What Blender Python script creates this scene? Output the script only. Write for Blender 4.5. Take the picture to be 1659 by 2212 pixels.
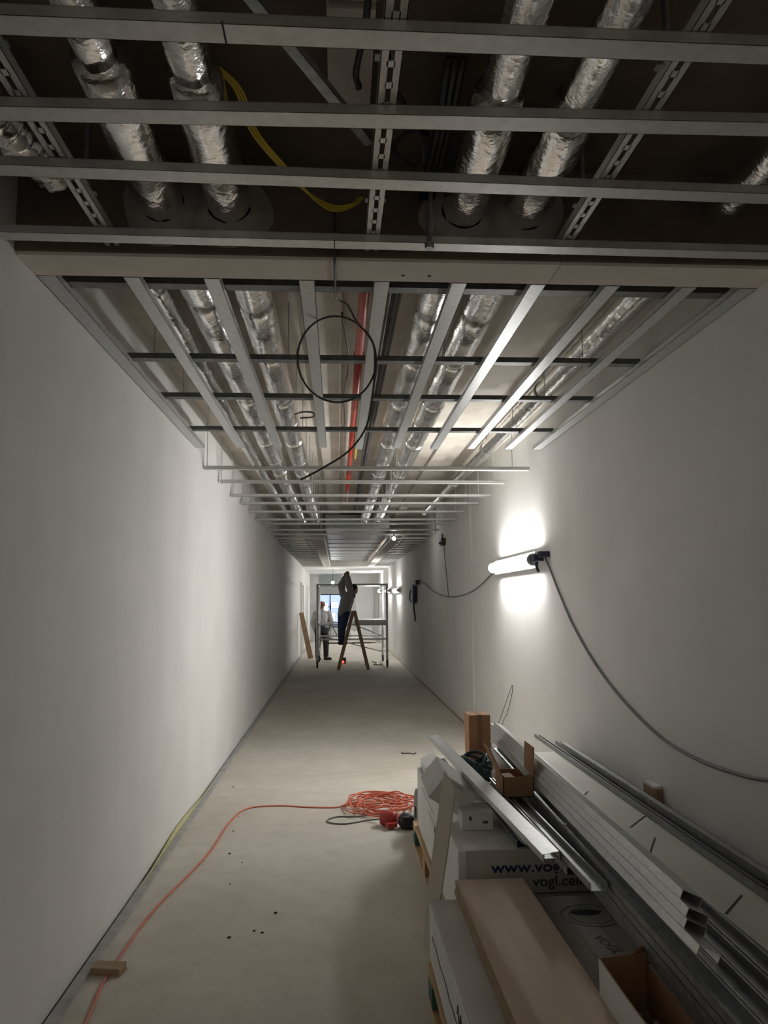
import bpy, bmesh, math, random
from mathutils import Vector, Matrix, noise
random.seed(7)
D = bpy.data
SC = bpy.context.scene
for o in list(D.objects):
    D.objects.remove(o)
COL = SC.collection
V = Vector
PI = math.pi

# ------------------------------------------------------------------ camera
cam_d = D.cameras.new('camera')
cam = D.objects.new('camera', cam_d)
COL.objects.link(cam)
SC.camera = cam
FPX, VPX, VPY = 1650.0, 730.0, 1299.0
cam_d.sensor_fit = 'HORIZONTAL'
cam_d.sensor_width = 36.0
cam_d.lens = 36.0 * FPX / 1659.0
cam_d.clip_start = 0.05
cam_d.clip_end = 200
fwd = V((VPX - 829.5, VPY - 1106.0, FPX)).normalized()      # corridor axis in camera space (x right, y down, z forward)
upc = V((0, -1, 0)); upc = (upc - upc.dot(fwd) * fwd).normalized()
rgt = fwd.cross(upc)
M3 = Matrix((rgt, fwd, upc))                                 # camera space -> world
cm = Matrix((M3.col[0], -M3.col[1], -M3.col[2])).transposed()
cam.matrix_world = Matrix.Translation((0, 0, 1.6)) @ cm.to_4x4()

# ------------------------------------------------------------------ world and exposure
world = D.worlds.new('world'); SC.world = world
world.use_nodes = True
world.node_tree.nodes['Background'].inputs[0].default_value = (0.56, 0.52, 0.46, 1)   # warm uniform fill added from behind the camera to lift the near zone
world.node_tree.nodes['Background'].inputs[1].default_value = 0.30
SC.view_settings.view_transform = 'Standard'
SC.view_settings.look = 'None'
SC.view_settings.exposure = 1.37
SC.view_settings.gamma = 1.0
SC.view_settings.use_curve_mapping = False
SC.cycles.max_bounces = 8; SC.cycles.diffuse_bounces = 6; SC.cycles.glossy_bounces = 4
TUBE_EMISSION = 30.0        # the site's tube lamps: the light of the corridor

# ------------------------------------------------------------------ materials
def new_mat(name):
    m = D.materials.new(name); m.use_nodes = True
    nt = m.node_tree
    return m, nt, nt.nodes['Principled BSDF']

def ramp(nt, fac, c0, c1, p0=0.3, p1=0.7):
    r = nt.nodes.new('ShaderNodeValToRGB')
    r.color_ramp.elements[0].position = p0; r.color_ramp.elements[0].color = (*c0, 1)
    r.color_ramp.elements[1].position = p1; r.color_ramp.elements[1].color = (*c1, 1)
    nt.links.new(fac, r.inputs[0])
    return r.outputs[0]

def noise_node(nt, scale, detail=4, rough=0.6, stretch=None):
    tc = nt.nodes.new('ShaderNodeTexCoord')
    n = nt.nodes.new('ShaderNodeTexNoise')
    n.inputs['Scale'].default_value = scale
    n.inputs['Detail'].default_value = detail
    n.inputs['Roughness'].default_value = rough
    if stretch:
        mp = nt.nodes.new('ShaderNodeMapping'); mp.inputs['Scale'].default_value = stretch
        nt.links.new(tc.outputs['Object'], mp.inputs[0]); nt.links.new(mp.outputs[0], n.inputs['Vector'])
    else:
        nt.links.new(tc.outputs['Object'], n.inputs['Vector'])
    return n.outputs[0]

def bump(nt, b, fac, strength, dist=0.01):
    n = nt.nodes.new('ShaderNodeBump'); n.inputs['Strength'].default_value = strength
    n.inputs['Distance'].default_value = dist
    nt.links.new(fac, n.inputs['Height']); nt.links.new(n.outputs[0], b.inputs['Normal'])

def mat(name, c0, c1=None, scale=8, rough=0.6, metal=0.0, bscale=None, bstr=0.2, stretch=None, p=(0.3, 0.7), detail=2, bdist=0.01):
    m, nt, b = new_mat(name)
    c1 = c1 or c0
    nt.links.new(ramp(nt, noise_node(nt, scale, detail, stretch=stretch), c0, c1, *p), b.inputs['Base Color'])
    b.inputs['Roughness'].default_value = rough
    b.inputs['Metallic'].default_value = metal
    if bscale:
        bump(nt, b, noise_node(nt, bscale, 2, stretch=stretch), bstr, bdist)
    return m

def emis(name, col, s):
    m, nt, b = new_mat(name)
    b.inputs['Base Color'].default_value = (*col, 1)
    b.inputs['Emission Color'].default_value = (*col, 1)
    b.inputs['Emission Strength'].default_value = s
    return m

MT = {}
MT['plaster'] = mat('plaster', (0.74, 0.735, 0.72), (0.80, 0.795, 0.78), 1.6, 0.75, bscale=60, bstr=0.06)
MT['joint'] = mat('joint_filler', (0.45, 0.42, 0.38), (0.6, 0.57, 0.52), 6, 0.9)
MT['board'] = mat('gypsum_board', (0.66, 0.60, 0.55), (0.72, 0.66, 0.60), 4, 0.85, bscale=90, bstr=0.05)
MT['board_cream'] = mat('cream_gypsum', (0.70, 0.65, 0.56), (0.76, 0.71, 0.62), 5, 0.85)
MT['board_white'] = mat('gypsum_board_white', (0.62, 0.61, 0.58), (0.72, 0.71, 0.68), 5, 0.85)
MT['floor_strip'] = mat('edge_strip', (0.30, 0.295, 0.285), (0.44, 0.435, 0.42), 9, 0.8)
MT['gap'] = mat('dark_gap', (0.03, 0.028, 0.025), (0.06, 0.055, 0.05), 9, 0.9)
MT['slab'] = mat('slab_concrete', (0.56, 0.52, 0.455), (0.72, 0.675, 0.60), 2.2, 0.9, bscale=30, bstr=0.15)
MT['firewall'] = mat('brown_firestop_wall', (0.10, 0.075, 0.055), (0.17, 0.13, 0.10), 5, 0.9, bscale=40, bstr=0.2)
MT['slab_shaded'] = mat('shaded_slab', (0.11, 0.085, 0.062), (0.19, 0.15, 0.115), 2.5, 0.9, bscale=30, bstr=0.15)  # same concrete slab, with the low light of the near zone painted in
MT['mortar'] = mat('mortar', (0.26, 0.24, 0.22), (0.38, 0.35, 0.32), 12, 0.95, bscale=50, bstr=0.5)
MT['galv'] = mat('galvanised_steel', (0.52, 0.52, 0.50), (0.62, 0.62, 0.60), 30, 0.42, 0.65)
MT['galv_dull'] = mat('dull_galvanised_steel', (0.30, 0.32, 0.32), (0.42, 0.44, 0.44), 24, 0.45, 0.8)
MT['galv_shaded'] = mat('shaded_galvanised_steel', (0.13, 0.14, 0.14), (0.20, 0.21, 0.21), 24, 0.5, 0.6)  # galvanised steel with the shade of the unlit near faces in its colour
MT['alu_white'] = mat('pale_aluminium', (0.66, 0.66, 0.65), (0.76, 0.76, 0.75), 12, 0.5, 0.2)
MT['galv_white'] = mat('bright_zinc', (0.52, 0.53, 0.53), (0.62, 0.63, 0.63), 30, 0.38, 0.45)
MT['wood'] = mat('pallet_wood', (0.42, 0.27, 0.14), (0.60, 0.42, 0.24), 6, 0.75, stretch=(14, 1, 14), bscale=9, bstr=0.2)
MT['wood_dark'] = mat('ladder_wood', (0.30, 0.19, 0.10), (0.44, 0.30, 0.17), 6, 0.6, stretch=(10, 10, 1))
MT['teal'] = mat('teal_block', (0.03, 0.11, 0.085), (0.06, 0.17, 0.13), 10, 0.8)
MT['cardboard'] = mat('brown_cardboard', (0.33, 0.185, 0.095), (0.40, 0.235, 0.13), 7, 0.85, stretch=(1, 8, 1))
MT['cardboard_orange'] = mat('orange_cardboard', (0.55, 0.29, 0.15), (0.62, 0.34, 0.18), 7, 0.85)
MT['carton_white'] = mat('white_carton', (0.68, 0.675, 0.66), (0.78, 0.775, 0.76), 5, 0.7)
MT['carton_grey'] = mat('grey_carton', (0.54, 0.52, 0.48), (0.63, 0.60, 0.56), 3, 0.7)
MT['brown_board'] = mat('brown_panel', (0.56, 0.445, 0.335), (0.64, 0.515, 0.395), 3, 0.7, stretch=(6, 0.5, 1))
MT['panel_edge'] = mat('panel_edge', (0.30, 0.22, 0.13), (0.38, 0.29, 0.18), 9, 0.8)
MT['ink'] = mat('blue_ink', (0.015, 0.02, 0.10), (0.02, 0.03, 0.14), 9, 0.6)
MT['ink_grey'] = mat('grey_ink', (0.05, 0.05, 0.07), (0.10, 0.10, 0.12), 9, 0.7)
MT['ink_faint'] = mat('faint_ink', (0.20, 0.19, 0.19), (0.30, 0.29, 0.28), 9, 0.7)
MT['black'] = mat('black_plastic', (0.012, 0.012, 0.014), (0.03, 0.03, 0.034), 12, 0.5)
MT['cable'] = mat('black_cable', (0.05, 0.046, 0.042), (0.08, 0.074, 0.068), 12, 0.55)
MT['cable_grey'] = mat('grey_cable', (0.14, 0.14, 0.135), (0.20, 0.20, 0.19), 12, 0.6)
MT['orange_cord'] = mat('orange_cord', (0.62, 0.13, 0.07), (0.72, 0.20, 0.12), 12, 0.5)
MT['red'] = mat('red_plastic', (0.36, 0.025, 0.02), (0.46, 0.04, 0.03), 12, 0.45)
MT['red_pipe'] = mat('red_pipe', (0.44, 0.035, 0.02), (0.54, 0.07, 0.03), 5, 0.4)
MT['yellow'] = mat('yellow_cable', (0.62, 0.45, 0.04), (0.72, 0.55, 0.08), 9, 0.5)
MT['yellow_strip'] = mat('yellow_foam', (0.58, 0.55, 0.27), (0.66, 0.63, 0.34), 9, 0.8)
MT['blue_dark'] = mat('navy_plastic', (0.02, 0.025, 0.06), (0.035, 0.04, 0.09), 9, 0.5)
MT['pvc'] = mat('grey_housing', (0.40, 0.40, 0.40), (0.48, 0.48, 0.48), 9, 0.5)
MT['bucket'] = mat('grey_felt_roll', (0.20, 0.20, 0.19), (0.30, 0.30, 0.28), 14, 0.9)
MT['teal_plastic'] = mat('teal_plastic', (0.03, 0.07, 0.075), (0.07, 0.13, 0.135), 10, 0.35)
MT['skin'] = mat('skin', (0.36, 0.19, 0.13), (0.44, 0.25, 0.18), 9, 0.6)
MT['hair'] = mat('dark_hair', (0.012, 0.010, 0.009), (0.03, 0.025, 0.02), 30, 0.7)
MT['shirt'] = mat('grey_shirt', (0.30, 0.30, 0.33), (0.38, 0.38, 0.41), 12, 0.9)
MT['jacket'] = mat('pale_jacket', (0.38, 0.37, 0.37), (0.50, 0.49, 0.48), 10, 0.9)
MT['jeans'] = mat('blue_jeans', (0.025, 0.04, 0.10), (0.05, 0.07, 0.15), 12, 0.9)
MT['trousers'] = mat('dark_trousers', (0.025, 0.025, 0.028), (0.05, 0.05, 0.055), 12, 0.9)
MT['redcap'] = mat('faded_red_cap', (0.20, 0.06, 0.055), (0.28, 0.09, 0.08), 10, 0.9)
MT['glow_tube'] = emis('tube_light', (1.0, 0.99, 0.965), TUBE_EMISSION)
MT['glow_far'] = emis('far_tube_light', (1.0, 0.99, 0.965), TUBE_EMISSION * 0.6)
MT['glow_flood'] = emis('flood_light', (0.85, 0.90, 1.0), 5.0)
MT['glow_bulb'] = emis('bulb_light', (1.0, 0.98, 0.95), 40.0)
MT['glow_red'] = emis('laser_red', (1.0, 0.05, 0.04), 2.0)
MT['window'] = emis('daylight_pane', (0.42, 0.55, 0.85), 0.4)

# floor: dusty screed with stains
m, nt, b = new_mat('screed_floor'); MT['floor'] = m
a = ramp(nt, noise_node(nt, 0.9, 4, 0.65), (0.50, 0.465, 0.40), (0.62, 0.585, 0.515), 0.32, 0.68)
d = ramp(nt, noise_node(nt, 7.0, 4, 0.7), (0.90, 0.895, 0.885), (1, 1, 1), 0.30, 0.55)
mx = nt.nodes.new('ShaderNodeMix'); mx.data_type = 'RGBA'; mx.blend_type = 'MULTIPLY'
mx.inputs[0].default_value = 1.0
nt.links.new(a, mx.inputs[6]); nt.links.new(d, mx.inputs[7])
nt.links.new(mx.outputs[2], b.inputs['Base Color'])
b.inputs['Roughness'].default_value = 0.8
bump(nt, b, noise_node(nt, 45, 2), 0.12)

# foil: wrinkled aluminium
m, nt, b = new_mat('aluminium_foil'); MT['foil'] = m
b.inputs['Base Color'].default_value = (0.80, 0.79, 0.77, 1)
nt.links.new(ramp(nt, noise_node(nt, 5, 3), (0.80, 0.79, 0.77), (0.93, 0.92, 0.90)), b.inputs['Base Color'])
b.inputs['Metallic'].default_value = 1.0; b.inputs['Roughness'].default_value = 0.22
bump(nt, b, noise_node(nt, 20, 3, 0.6), 0.26, 0.02)
# wood panel print on the pack tops stays plain; wrapped plastic for the pack by the wall
MT['wrap'] = mat('grey_wrapped_board', (0.58, 0.56, 0.52), (0.66, 0.64, 0.60), 2, 0.55)

# ------------------------------------------------------------------ mesh helpers
W = {}                                   # world origin of every object built

def rot(ax=0, ay=0, az=0):
    return (Matrix.Rotation(az, 3, 'Z') @ Matrix.Rotation(ay, 3, 'Y') @ Matrix.Rotation(ax, 3, 'X'))

class MB:
    def __init__(s):
        s.v = []; s.f = []
    def add(s, vs, fs):
        o = len(s.v)
        s.v += [V(p) for p in vs]; s.f += [tuple(i + o for i in f) for f in fs]
        return s
    def box(s, c, d, R=None):
        c = V(c); hx, hy, hz = d[0] / 2, d[1] / 2, d[2] / 2
        vs = [V((x, y, z)) for x in (-hx, hx) for y in (-hy, hy) for z in (-hz, hz)]
        if R: vs = [R @ p for p in vs]
        return s.add([c + p for p in vs], [(0, 1, 3, 2), (4, 6, 7, 5), (0, 4, 5, 1), (2, 3, 7, 6), (0, 2, 6, 4), (1, 5, 7, 3)])
    def bb(s, x0, x1, y0, y1, z0, z1):
        return s.box(((x0 + x1) / 2, (y0 + y1) / 2, (z0 + z1) / 2), (x1 - x0, y1 - y0, z1 - z0))
    def rings(s, rs, cap=True, closed=True):
        n = len(rs[0]); vs = [p for r in rs for p in r]; fs = []
        for i in range(len(rs) - 1):
            for j in range(n if closed else n - 1):
                k = (j + 1) % n
                fs.append((i * n + j, i * n + k, (i + 1) * n + k, (i + 1) * n + j))
        if cap:
            fs.append(tuple(range(n))[::-1]); fs.append(tuple(range((len(rs) - 1) * n, len(rs) * n)))
        return s.add(vs, fs)
    def tube(s, path, r, n=8, cap=True):
        path = [V(p) for p in path]
        rad = r if isinstance(r, (list, tuple)) else [r] * len(path)
        t = (path[1] - path[0]).normalized()
        a = V((0, 0, 1)) if abs(t.z) < 0.9 else V((1, 0, 0))
        u = (a - a.dot(t) * t).normalized(); rs = []
        for i, p in enumerate(path):
            if i == 0: t = path[1] - path[0]
            elif i == len(path) - 1: t = path[-1] - path[-2]
            else: t = path[i + 1] - path[i - 1]
            if t.length < 1e-9: t = V((0, 0, 1))
            t.normalize()
            u = u - u.dot(t) * t
            if u.length < 1e-6: u = t.orthogonal()
            u.normalize(); w = t.cross(u)
            rs.append([p + rad[i] * (math.cos(2 * PI * k / n) * u + math.sin(2 * PI * k / n) * w) for k in range(n)])
        return s.rings(rs, cap)
    def ball(s, c, r, n=12, m=8, R=None):
        c = V(c); r = V((r, r, r)) if not hasattr(r, '__len__') else V(r); rs = []
        for i in range(m + 1):
            th = PI * (0.03 + 0.94 * i / m)
            ring = [V((r.x * math.sin(th) * math.cos(2 * PI * k / n), r.y * math.sin(th) * math.sin(2 * PI * k / n), -r.z * math.cos(th))) for k in range(n)]
            if R: ring = [R @ p for p in ring]
            rs.append([c + p for p in ring])
        return s.rings(rs)
    def capsule(s, p0, r0, p1, r1, n=12):
        p0, p1 = V(p0), V(p1); d = (p1 - p0).normalized(); path = []; rad = []
        for k in range(4):
            a = PI / 2 * (1 - k / 3) * 0.97
            path.append(p0 - d * r0 * math.sin(a)); rad.append(r0 * math.cos(a))
        for k in range(4):
            a = PI / 2 * k / 3 * 0.97
            path.append(p1 + d * r1 * math.sin(a)); rad.append(r1 * math.cos(a))
        return s.tube(path, rad, n)
    def build(s, name, material, parent=None, smooth=False, bevel=0, origin=None):
        if origin is None:
            xs = [p.x for p in s.v]; ys = [p.y for p in s.v]; zs = [p.z for p in s.v]
            origin = V(((min(xs) + max(xs)) / 2, (min(ys) + max(ys)) / 2, min(zs)))
        origin = V(origin)
        me = D.meshes.new(name)
        me.from_pydata([tuple(p - origin) for p in s.v], [], s.f)
        bm = bmesh.new(); bm.from_mesh(me)
        bmesh.ops.recalc_face_normals(bm, faces=bm.faces)
        if bevel:
            bmesh.ops.bevel(bm, geom=list(bm.edges), offset=bevel, segments=2, profile=0.6, affect='EDGES', clamp_overlap=True)
        if smooth:
            for f in bm.faces: f.smooth = True
        bm.to_mesh(me); bm.free()
        return put(name, me, material, parent, origin)

def put(name, me, material, parent, origin):
    mats = material if isinstance(material, list) else [material]
    if not me.materials:
        for k in mats: me.materials.append(MT[k] if isinstance(k, str) else k)
    o = D.objects.new(name, me); COL.objects.link(o)
    W[o] = V(origin)
    if parent: o.parent = parent; o.location = W[o] - W[parent]
    else: o.location = origin
    return o

def empty(name, loc):
    o = D.objects.new(name, None); COL.objects.link(o); o.location = loc; o.empty_display_size = 0.1
    W[o] = V(loc)
    return o

def tag(o, label, cat, group=None):
    o['label'] = label; o['category'] = cat
    if group: o['group'] = group
    return o

def thing(name, loc, label, cat, group=None):
    return tag(empty(name, loc), label, cat, group)

def struct(o):
    o['kind'] = 'structure'
    return o

def curve(pts, n=8):
    pts = [V(p) for p in pts]; out = []
    P = [2 * pts[0] - pts[1]] + pts + [2 * pts[-1] - pts[-2]]
    for i in range(1, len(P) - 2):
        a, b_, c, d_ = P[i - 1], P[i], P[i + 1], P[i + 2]
        for k in range(n):
            t = k / n
            out.append(0.5 * ((2 * b_) + (c - a) * t + (2 * a - 5 * b_ + 4 * c - d_) * t * t + (3 * b_ - a - 3 * c + d_) * t ** 3))
    out.append(pts[-1])
    return out

def text_mesh(s, size, extr=0.0, off=0.0):
    cu = D.curves.new('lettering', 'FONT'); cu.body = s; cu.size = size; cu.extrude = extr; cu.offset = off
    o = D.objects.new('lettering', cu); COL.objects.link(o)
    dg = bpy.context.evaluated_depsgraph_get(); dg.update()
    me = D.meshes.new_from_object(o.evaluated_get(dg))
    D.objects.remove(o); D.curves.remove(cu)
    return me

# C profile along +Y from p0 to p1; open side up (roll about its axis possible)
def channel(mb, p0, p1, w=0.06, h=0.027, roll=0.0, t=0.0016, lip=0.007, flip=False):
    p0, p1 = V(p0), V(p1); L = (p1 - p0).length; y = (p1 - p0).normalized()
    x = y.cross(V((0, 0, 1))).normalized(); z = x.cross(y)
    R = Matrix((x, y, z)).transposed() @ Matrix.Rotation(roll, 3, 'Y')
    s = -1 if flip else 1
    def b(cx, cz, dx, dz):
        mb.box(p0 + R @ V((cx, L / 2, cz)), (dx, L, dz), R)
    zo = h if flip else 0
    b(0, zo + s * t / 2, w, t)
    for k in (-1, 1):
        b(k * (w / 2 - t / 2), h / 2, t, h - 2 * t if False else h)
        b(k * (w / 2 - lip / 2), zo + s * (h - t / 2), lip, t)
    return mb

# slotted runner: two rails joined by bridges, so the slots are real openings
def slotted(mb, p0, p1, w=0.05, h=0.03, pitch=0.075, bridge=0.022):
    p0, p1 = V(p0), V(p1); L = (p1 - p0).length; y = (p1 - p0).normalized()
    x = y.cross(V((0, 0, 1))).normalized(); z = x.cross(y)
    R = Matrix((x, y, z)).transposed()
    t = 0.0018
    for k in (-1, 1):
        mb.box(p0 + R @ V((k * (w / 2 - 0.009), L / 2, t / 2)), (0.018, L, t), R)
        mb.box(p0 + R @ V((k * (w / 2 - t / 2), L / 2, h / 2)), (t, L, h), R)
    n = int(L / pitch)
    for i in range(n + 1):
        c = min(max(i * pitch, bridge / 2), L - bridge / 2)
        mb.box(p0 + R @ V((0, c, t / 2)), (w - 0.03, bridge, t), R)
    return mb

ORD = ['first', 'second', 'third', 'fourth', 'fifth', 'sixth', 'seventh', 'eighth', 'ninth', 'tenth', 'eleventh', 'twelfth']

# ------------------------------------------------------------------ room shell
XL, XR = -1.13, 1.66
ZS = 3.17            # slab soffit
YB, YE = -3.0, 31.5
struct(MB().bb(XL - 0.15, XR + 0.15, YB, YE + 0.2, -0.12, 0.0).build('floor', 'floor'))

wl = struct(empty('wall_left', (XL - 0.06, YB, 0)))
MB().bb(XL - 0.12, XL, YB, 9.50, 0.0, ZS).build('wall_panel', 'plaster', wl)
MB().bb(XL - 0.12, XL + 0.006, 9.515, YE, 0.0, ZS).build('wall_panel', 'plaster', wl)
MB().bb(XL - 0.12, XL - 0.012, 9.50, 9.515, 0.0, ZS).build('wall_joint', 'joint', wl)
wr = struct(empty('wall_right', (XR + 0.06, YB, 0)))
MB().bb(XR, XR + 0.12, YB, 9.40, 0.0, ZS).build('wall_panel', 'plaster', wr)
MB().bb(XR - 0.004, XR + 0.12, 9.43, YE, 0.0, ZS).build('wall_panel', 'plaster', wr)
MB().bb(XR + 0.004, XR + 0.12, 9.40, 9.43, 0.0, ZS).build('wall_joint', 'joint', wr)

ce = struct(empty('ceiling', (0.26, 3, ZS)))
MB().bb(XL - 0.12, XR + 0.12, YB - 0.12, 2.72, ZS, ZS + 0.2).build('slab_section', 'slab_shaded', ce)
MB().bb(XL - 0.12, XR + 0.12, 2.72, YE + 0.2, ZS, ZS + 0.2).build('slab_section', 'slab', ce)
# precast ribs running along the slab
for x0, x1 in ((-0.98, -0.86), (-0.17, 0.02), (1.02, 1.16)):
    MB().bb(x0, x1, 2.83, 24.4, ZS - 0.035, ZS).build('slab_rib', 'slab', ce)
MB().bb(XL, XR, 24.5, YE, 2.70, 2.7125).build('ceiling_lining', 'plaster', ce)
MB().bb(XL, XR, 24.5, 24.54, 2.7125, ZS).build('lining_edge', 'board', ce)

# downstand firestop wall over the grid, with mortar around the duct penetrations
lin = struct(empty('wall_downstand', (0.26, 2.71, 2.8325)))
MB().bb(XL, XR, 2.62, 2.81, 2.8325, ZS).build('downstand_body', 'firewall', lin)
struct(lin)
DUCTX = (-0.62, -0.385, 0.45, 0.68)
for x in DUCTX + (1.40,):
    mb = MB(); n = 22; rr = []
    for k, (rad, yy) in enumerate(((0.074, 2.585), (0.12, 2.600), (0.15, 2.621))):
        rr.append([V((x + rad * (1 + 0.10 * math.sin(3 * a + x * 9)) * math.cos(a), yy, min(3.0 + rad * math.sin(a), ZS))) for a in [2 * PI * i / n for i in range(n)]])
    if x < 1.2:
        mb.rings(rr, cap=False).build('mortar_collar', 'mortar', lin, smooth=True)
# gypsum strip along the underside, in three boards with open joints and screw holes
xs = [XL, -0.012, 0.815, XR]
tr = struct(empty('trim_1', (0.26, 2.72, 2.82)))
for i in range(3):
    bd = MB().bb(xs[i] + 0.002, xs[i + 1] - 0.002, 2.635, 2.805, 2.8195, 2.8325).build('gypsum_strip', 'board', tr)
for x, y in ((0.245, 2.75), (0.345, 2.75)):
    mb = MB(); mb.tube([(x, y, 2.8188), (x, y, 2.8202)], 0.008, 10); mb.build('screw_hole', 'gap', tr)
for i in range(11):
    x = -1.0 + i * 0.25; mb = MB(); mb.tube([(x, 2.66, 2.8190), (x, 2.66, 2.8200)], 0.0032, 8); mb.build('screw_head', 'galv_dull', tr)

# edge strips at the foot of the walls
bl = struct(empty('baseboard_left', (XL + 0.04, YB, 0)))
MB().bb(XL, XL + 0.012, YB, 28, 0, 0.003).build('open_joint', 'gap', bl)
mb = MB(); rs = []
for i in range(120):
    y = YB + i * 31 / 119
    w = 0.058 + 0.010 * noise.noise(V((y * 1.3, 0, 0)))
    hgt = 0.016 + 0.005 * noise.noise(V((y * 2.1, 5, 0)))
    rs.append([V((XL + 0.014, y, 0)), V((XL + 0.014, y, hgt)), V((XL + w, y, hgt * 0.85)), V((XL + w + 0.004, y, 0))])
mb.rings(rs).build('foam_strip', 'floor_strip', bl)
br = struct(empty('baseboard_right', (XR - 0.01, YB, 0)))
mb = MB(); rs = []
for i in range(100):
    y = YB + i * 33 / 99
    w = 0.016 + 0.006 * noise.noise(V((y * 1.7, 3, 0)))
    rs.append([V((XR - 0.005, y, 0)), V((XR - 0.005, y, 0.02)), V((XR - w, y, 0.012)), V((XR - w - 0.006, y, 0))])
mb.rings(rs).build('foam_strip', 'panel_edge', br)

# end of the corridor: wall with a wide window and a leaning white door panel
we = struct(empty('wall_front', (0.26, YE, 0)))
MB().bb(XL, -0.80, YE, YE + 0.15, 0, 2.70).build('wall_panel', 'board_white', we)
MB().bb(0.16, XR, YE, YE + 0.15, 0, 2.70).build('wall_panel', 'board_white', we)
MB().bb(-0.80, 0.16, YE, YE + 0.15, 0, 0.55).build('wall_panel', 'board_white', we)
MB().bb(-0.80, 0.16, YE, YE + 0.15, 1.90, 2.70).build('lintel', 'galv_dull', we)
wi = struct(MB().bb(-0.80, 0.16, YE + 0.07, YE + 0.08, 0.55, 1.90).build('window_1', 'window'))
fr = MB()
fr.bb(-0.80, -0.75, YE + 0.02, YE + 0.10, 0.55, 1.90); fr.bb(0.11, 0.16, YE + 0.02, YE + 0.10, 0.55, 1.90)
fr.bb(-0.80, 0.16, YE + 0.02, YE + 0.10, 1.86, 1.90); fr.bb(-0.80, 0.16, YE + 0.02, YE + 0.10, 0.55, 0.60)
fr.bb(-0.34, -0.30, YE + 0.02, YE + 0.10, 0.60, 1.86)
fr.build('window_frame', 'blue_dark', wi)
dp = struct(empty('door_1', (1.07, YE - 0.03, 0)))
MB().bb(0.74, 1.40, YE - 0.05, YE - 0.002, 0.0, 2.20).build('door_leaf', 'plaster', dp)
for x0, x1 in ((0.68, 0.74), (1.40, 1.46)):
    MB().bb(x0, x1, YE - 0.07, YE - 0.002, 0.0, 2.26).build('door_post', 'galv_white', dp)
MB().bb(0.74, 1.40, YE - 0.07, YE - 0.002, 2.20, 2.26).build('door_head', 'galv_white', dp)

# door frames on the far left wall
for i, (y0, y1) in enumerate(((23.2, 24.2), (27.0, 28.0))):
    d_ = struct(empty('door_%d' % (i + 2), (XL + 0.03, (y0 + y1) / 2, 0)))
    MB().bb(XL + 0.006, XL + 0.025, y0, y1, 0, 2.1).build('door_leaf', 'board_white', d_)
    for ya, yb in ((y0 - 0.07, y0), (y1, y1 + 0.07)):
        MB().bb(XL + 0.006, XL + 0.06, ya, yb, 0, 2.17).build('door_post', 'plaster', d_)
    MB().bb(XL + 0.006, XL + 0.06, y0, y1, 2.1, 2.17).build('door_head', 'plaster', d_)

# ------------------------------------------------------------------ near ceiling grid (cross profiles below, slotted runners above)
g1 = thing('ceiling_grid', (0.26, 2.0, 2.82), 'near suspended grid of grey cross profiles above the camera, in front of the gypsum strip', 'ceiling grid')
for (y0, y1) in ((1.225, 1.235), (1.535, 1.545), (1.845, 1.80), (2.095, 2.155), (2.50, 2.53)):
    mb = MB(); channel(mb, (XL + 0.004, y0, 2.82), (XR - 0.004, y1, 2.82)).build('cross_profile', 'galv', g1)
for x in (-0.79, 0.12, 0.80):
    mb = MB(); slotted(mb, (x + 0.008, 0.6, 2.848), (x, 2.615, 2.848)).build('slotted_runner', 'galv', g1)
    for y in (1.02, 1.67, 2.32):
        c = MB().bb(x - 0.033, x + 0.033, y - 0.012, y + 0.012, 2.878, 2.881)
        c.bb(x - 0.006, x + 0.006, y - 0.012, y + 0.012, 2.878, ZS)
        c.build('slotted_hanger', 'galv_dull', g1)
mb = MB().bb(-0.247, -0.243, 1.50, 1.575, 2.8183, 2.8203); mb.build('butt_joint', 'gap', g1)
mb = MB().bb(-0.014, -0.010, 2.48, 2.55, 2.8183, 2.8203); mb.build('butt_joint', 'gap', g1)

rd = thing('threaded_rod', (0.31, 2.50, 2.80), 'dark threaded rod with end nut hanging onto the cross profile nearest the gypsum strip', 'rod')
MB().tube([(0.312, 2.475, 2.80), (0.325, 2.475, ZS)], 0.008, 8).build('rod', 'galv_dull', rd)
MB().tube([(0.312, 2.475, 2.795), (0.312, 2.475, 2.815)], 0.016, 6).build('nut', 'galv_dull', rd)
MB().tube([(0.313, 2.475, 2.85), (0.316, 2.475, 2.93)], 0.014, 8).build('sleeve', 'galv_dull', rd)

# ------------------------------------------------------------------ middle ceiling grid (long profiles below, cross profiles above)
g2 = thing('ceiling_grid', (0.26, 4.4, 2.82), 'middle suspended grid of long bright profiles running down the corridor behind the gypsum strip', 'ceiling grid')
LONGX = (-0.78, -0.48, -0.12, 0.17, 0.47, 0.78, 1.075, 1.385)
for x in LONGX:
    mb = MB(); channel(mb, (x, 2.815, 2.82), (x, 6.05 + 0.03 * math.sin(x * 9), 2.82)).build('long_profile', 'galv_white', g2)
for x, w in ((XL + 0.038, 0.07), (XR - 0.038, 0.07)):
    mb = MB(); channel(mb, (x, 2.815, 2.82), (x, 6.05, 2.82), w=w).build('wall_profile', 'galv_white', g2)
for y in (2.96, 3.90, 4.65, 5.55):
    mb = MB(); channel(mb, (XL + 0.05, y, 2.849), (XR - 0.05, y, 2.849)).build('cross_profile', 'galv_shaded', g2)
    for x in (-0.95, -0.26, 0.565, 1.31):
        MB().tube([(x, y, 2.851), (x, y, ZS)], 0.0022, 6).build('hanger_wire', 'galv_dull', g2)
    for x in LONGX:
        MB().bb(x - 0.034, x + 0.034, y - 0.018, y + 0.018, 2.876, 2.879).build('clip', 'galv', g2)

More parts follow.
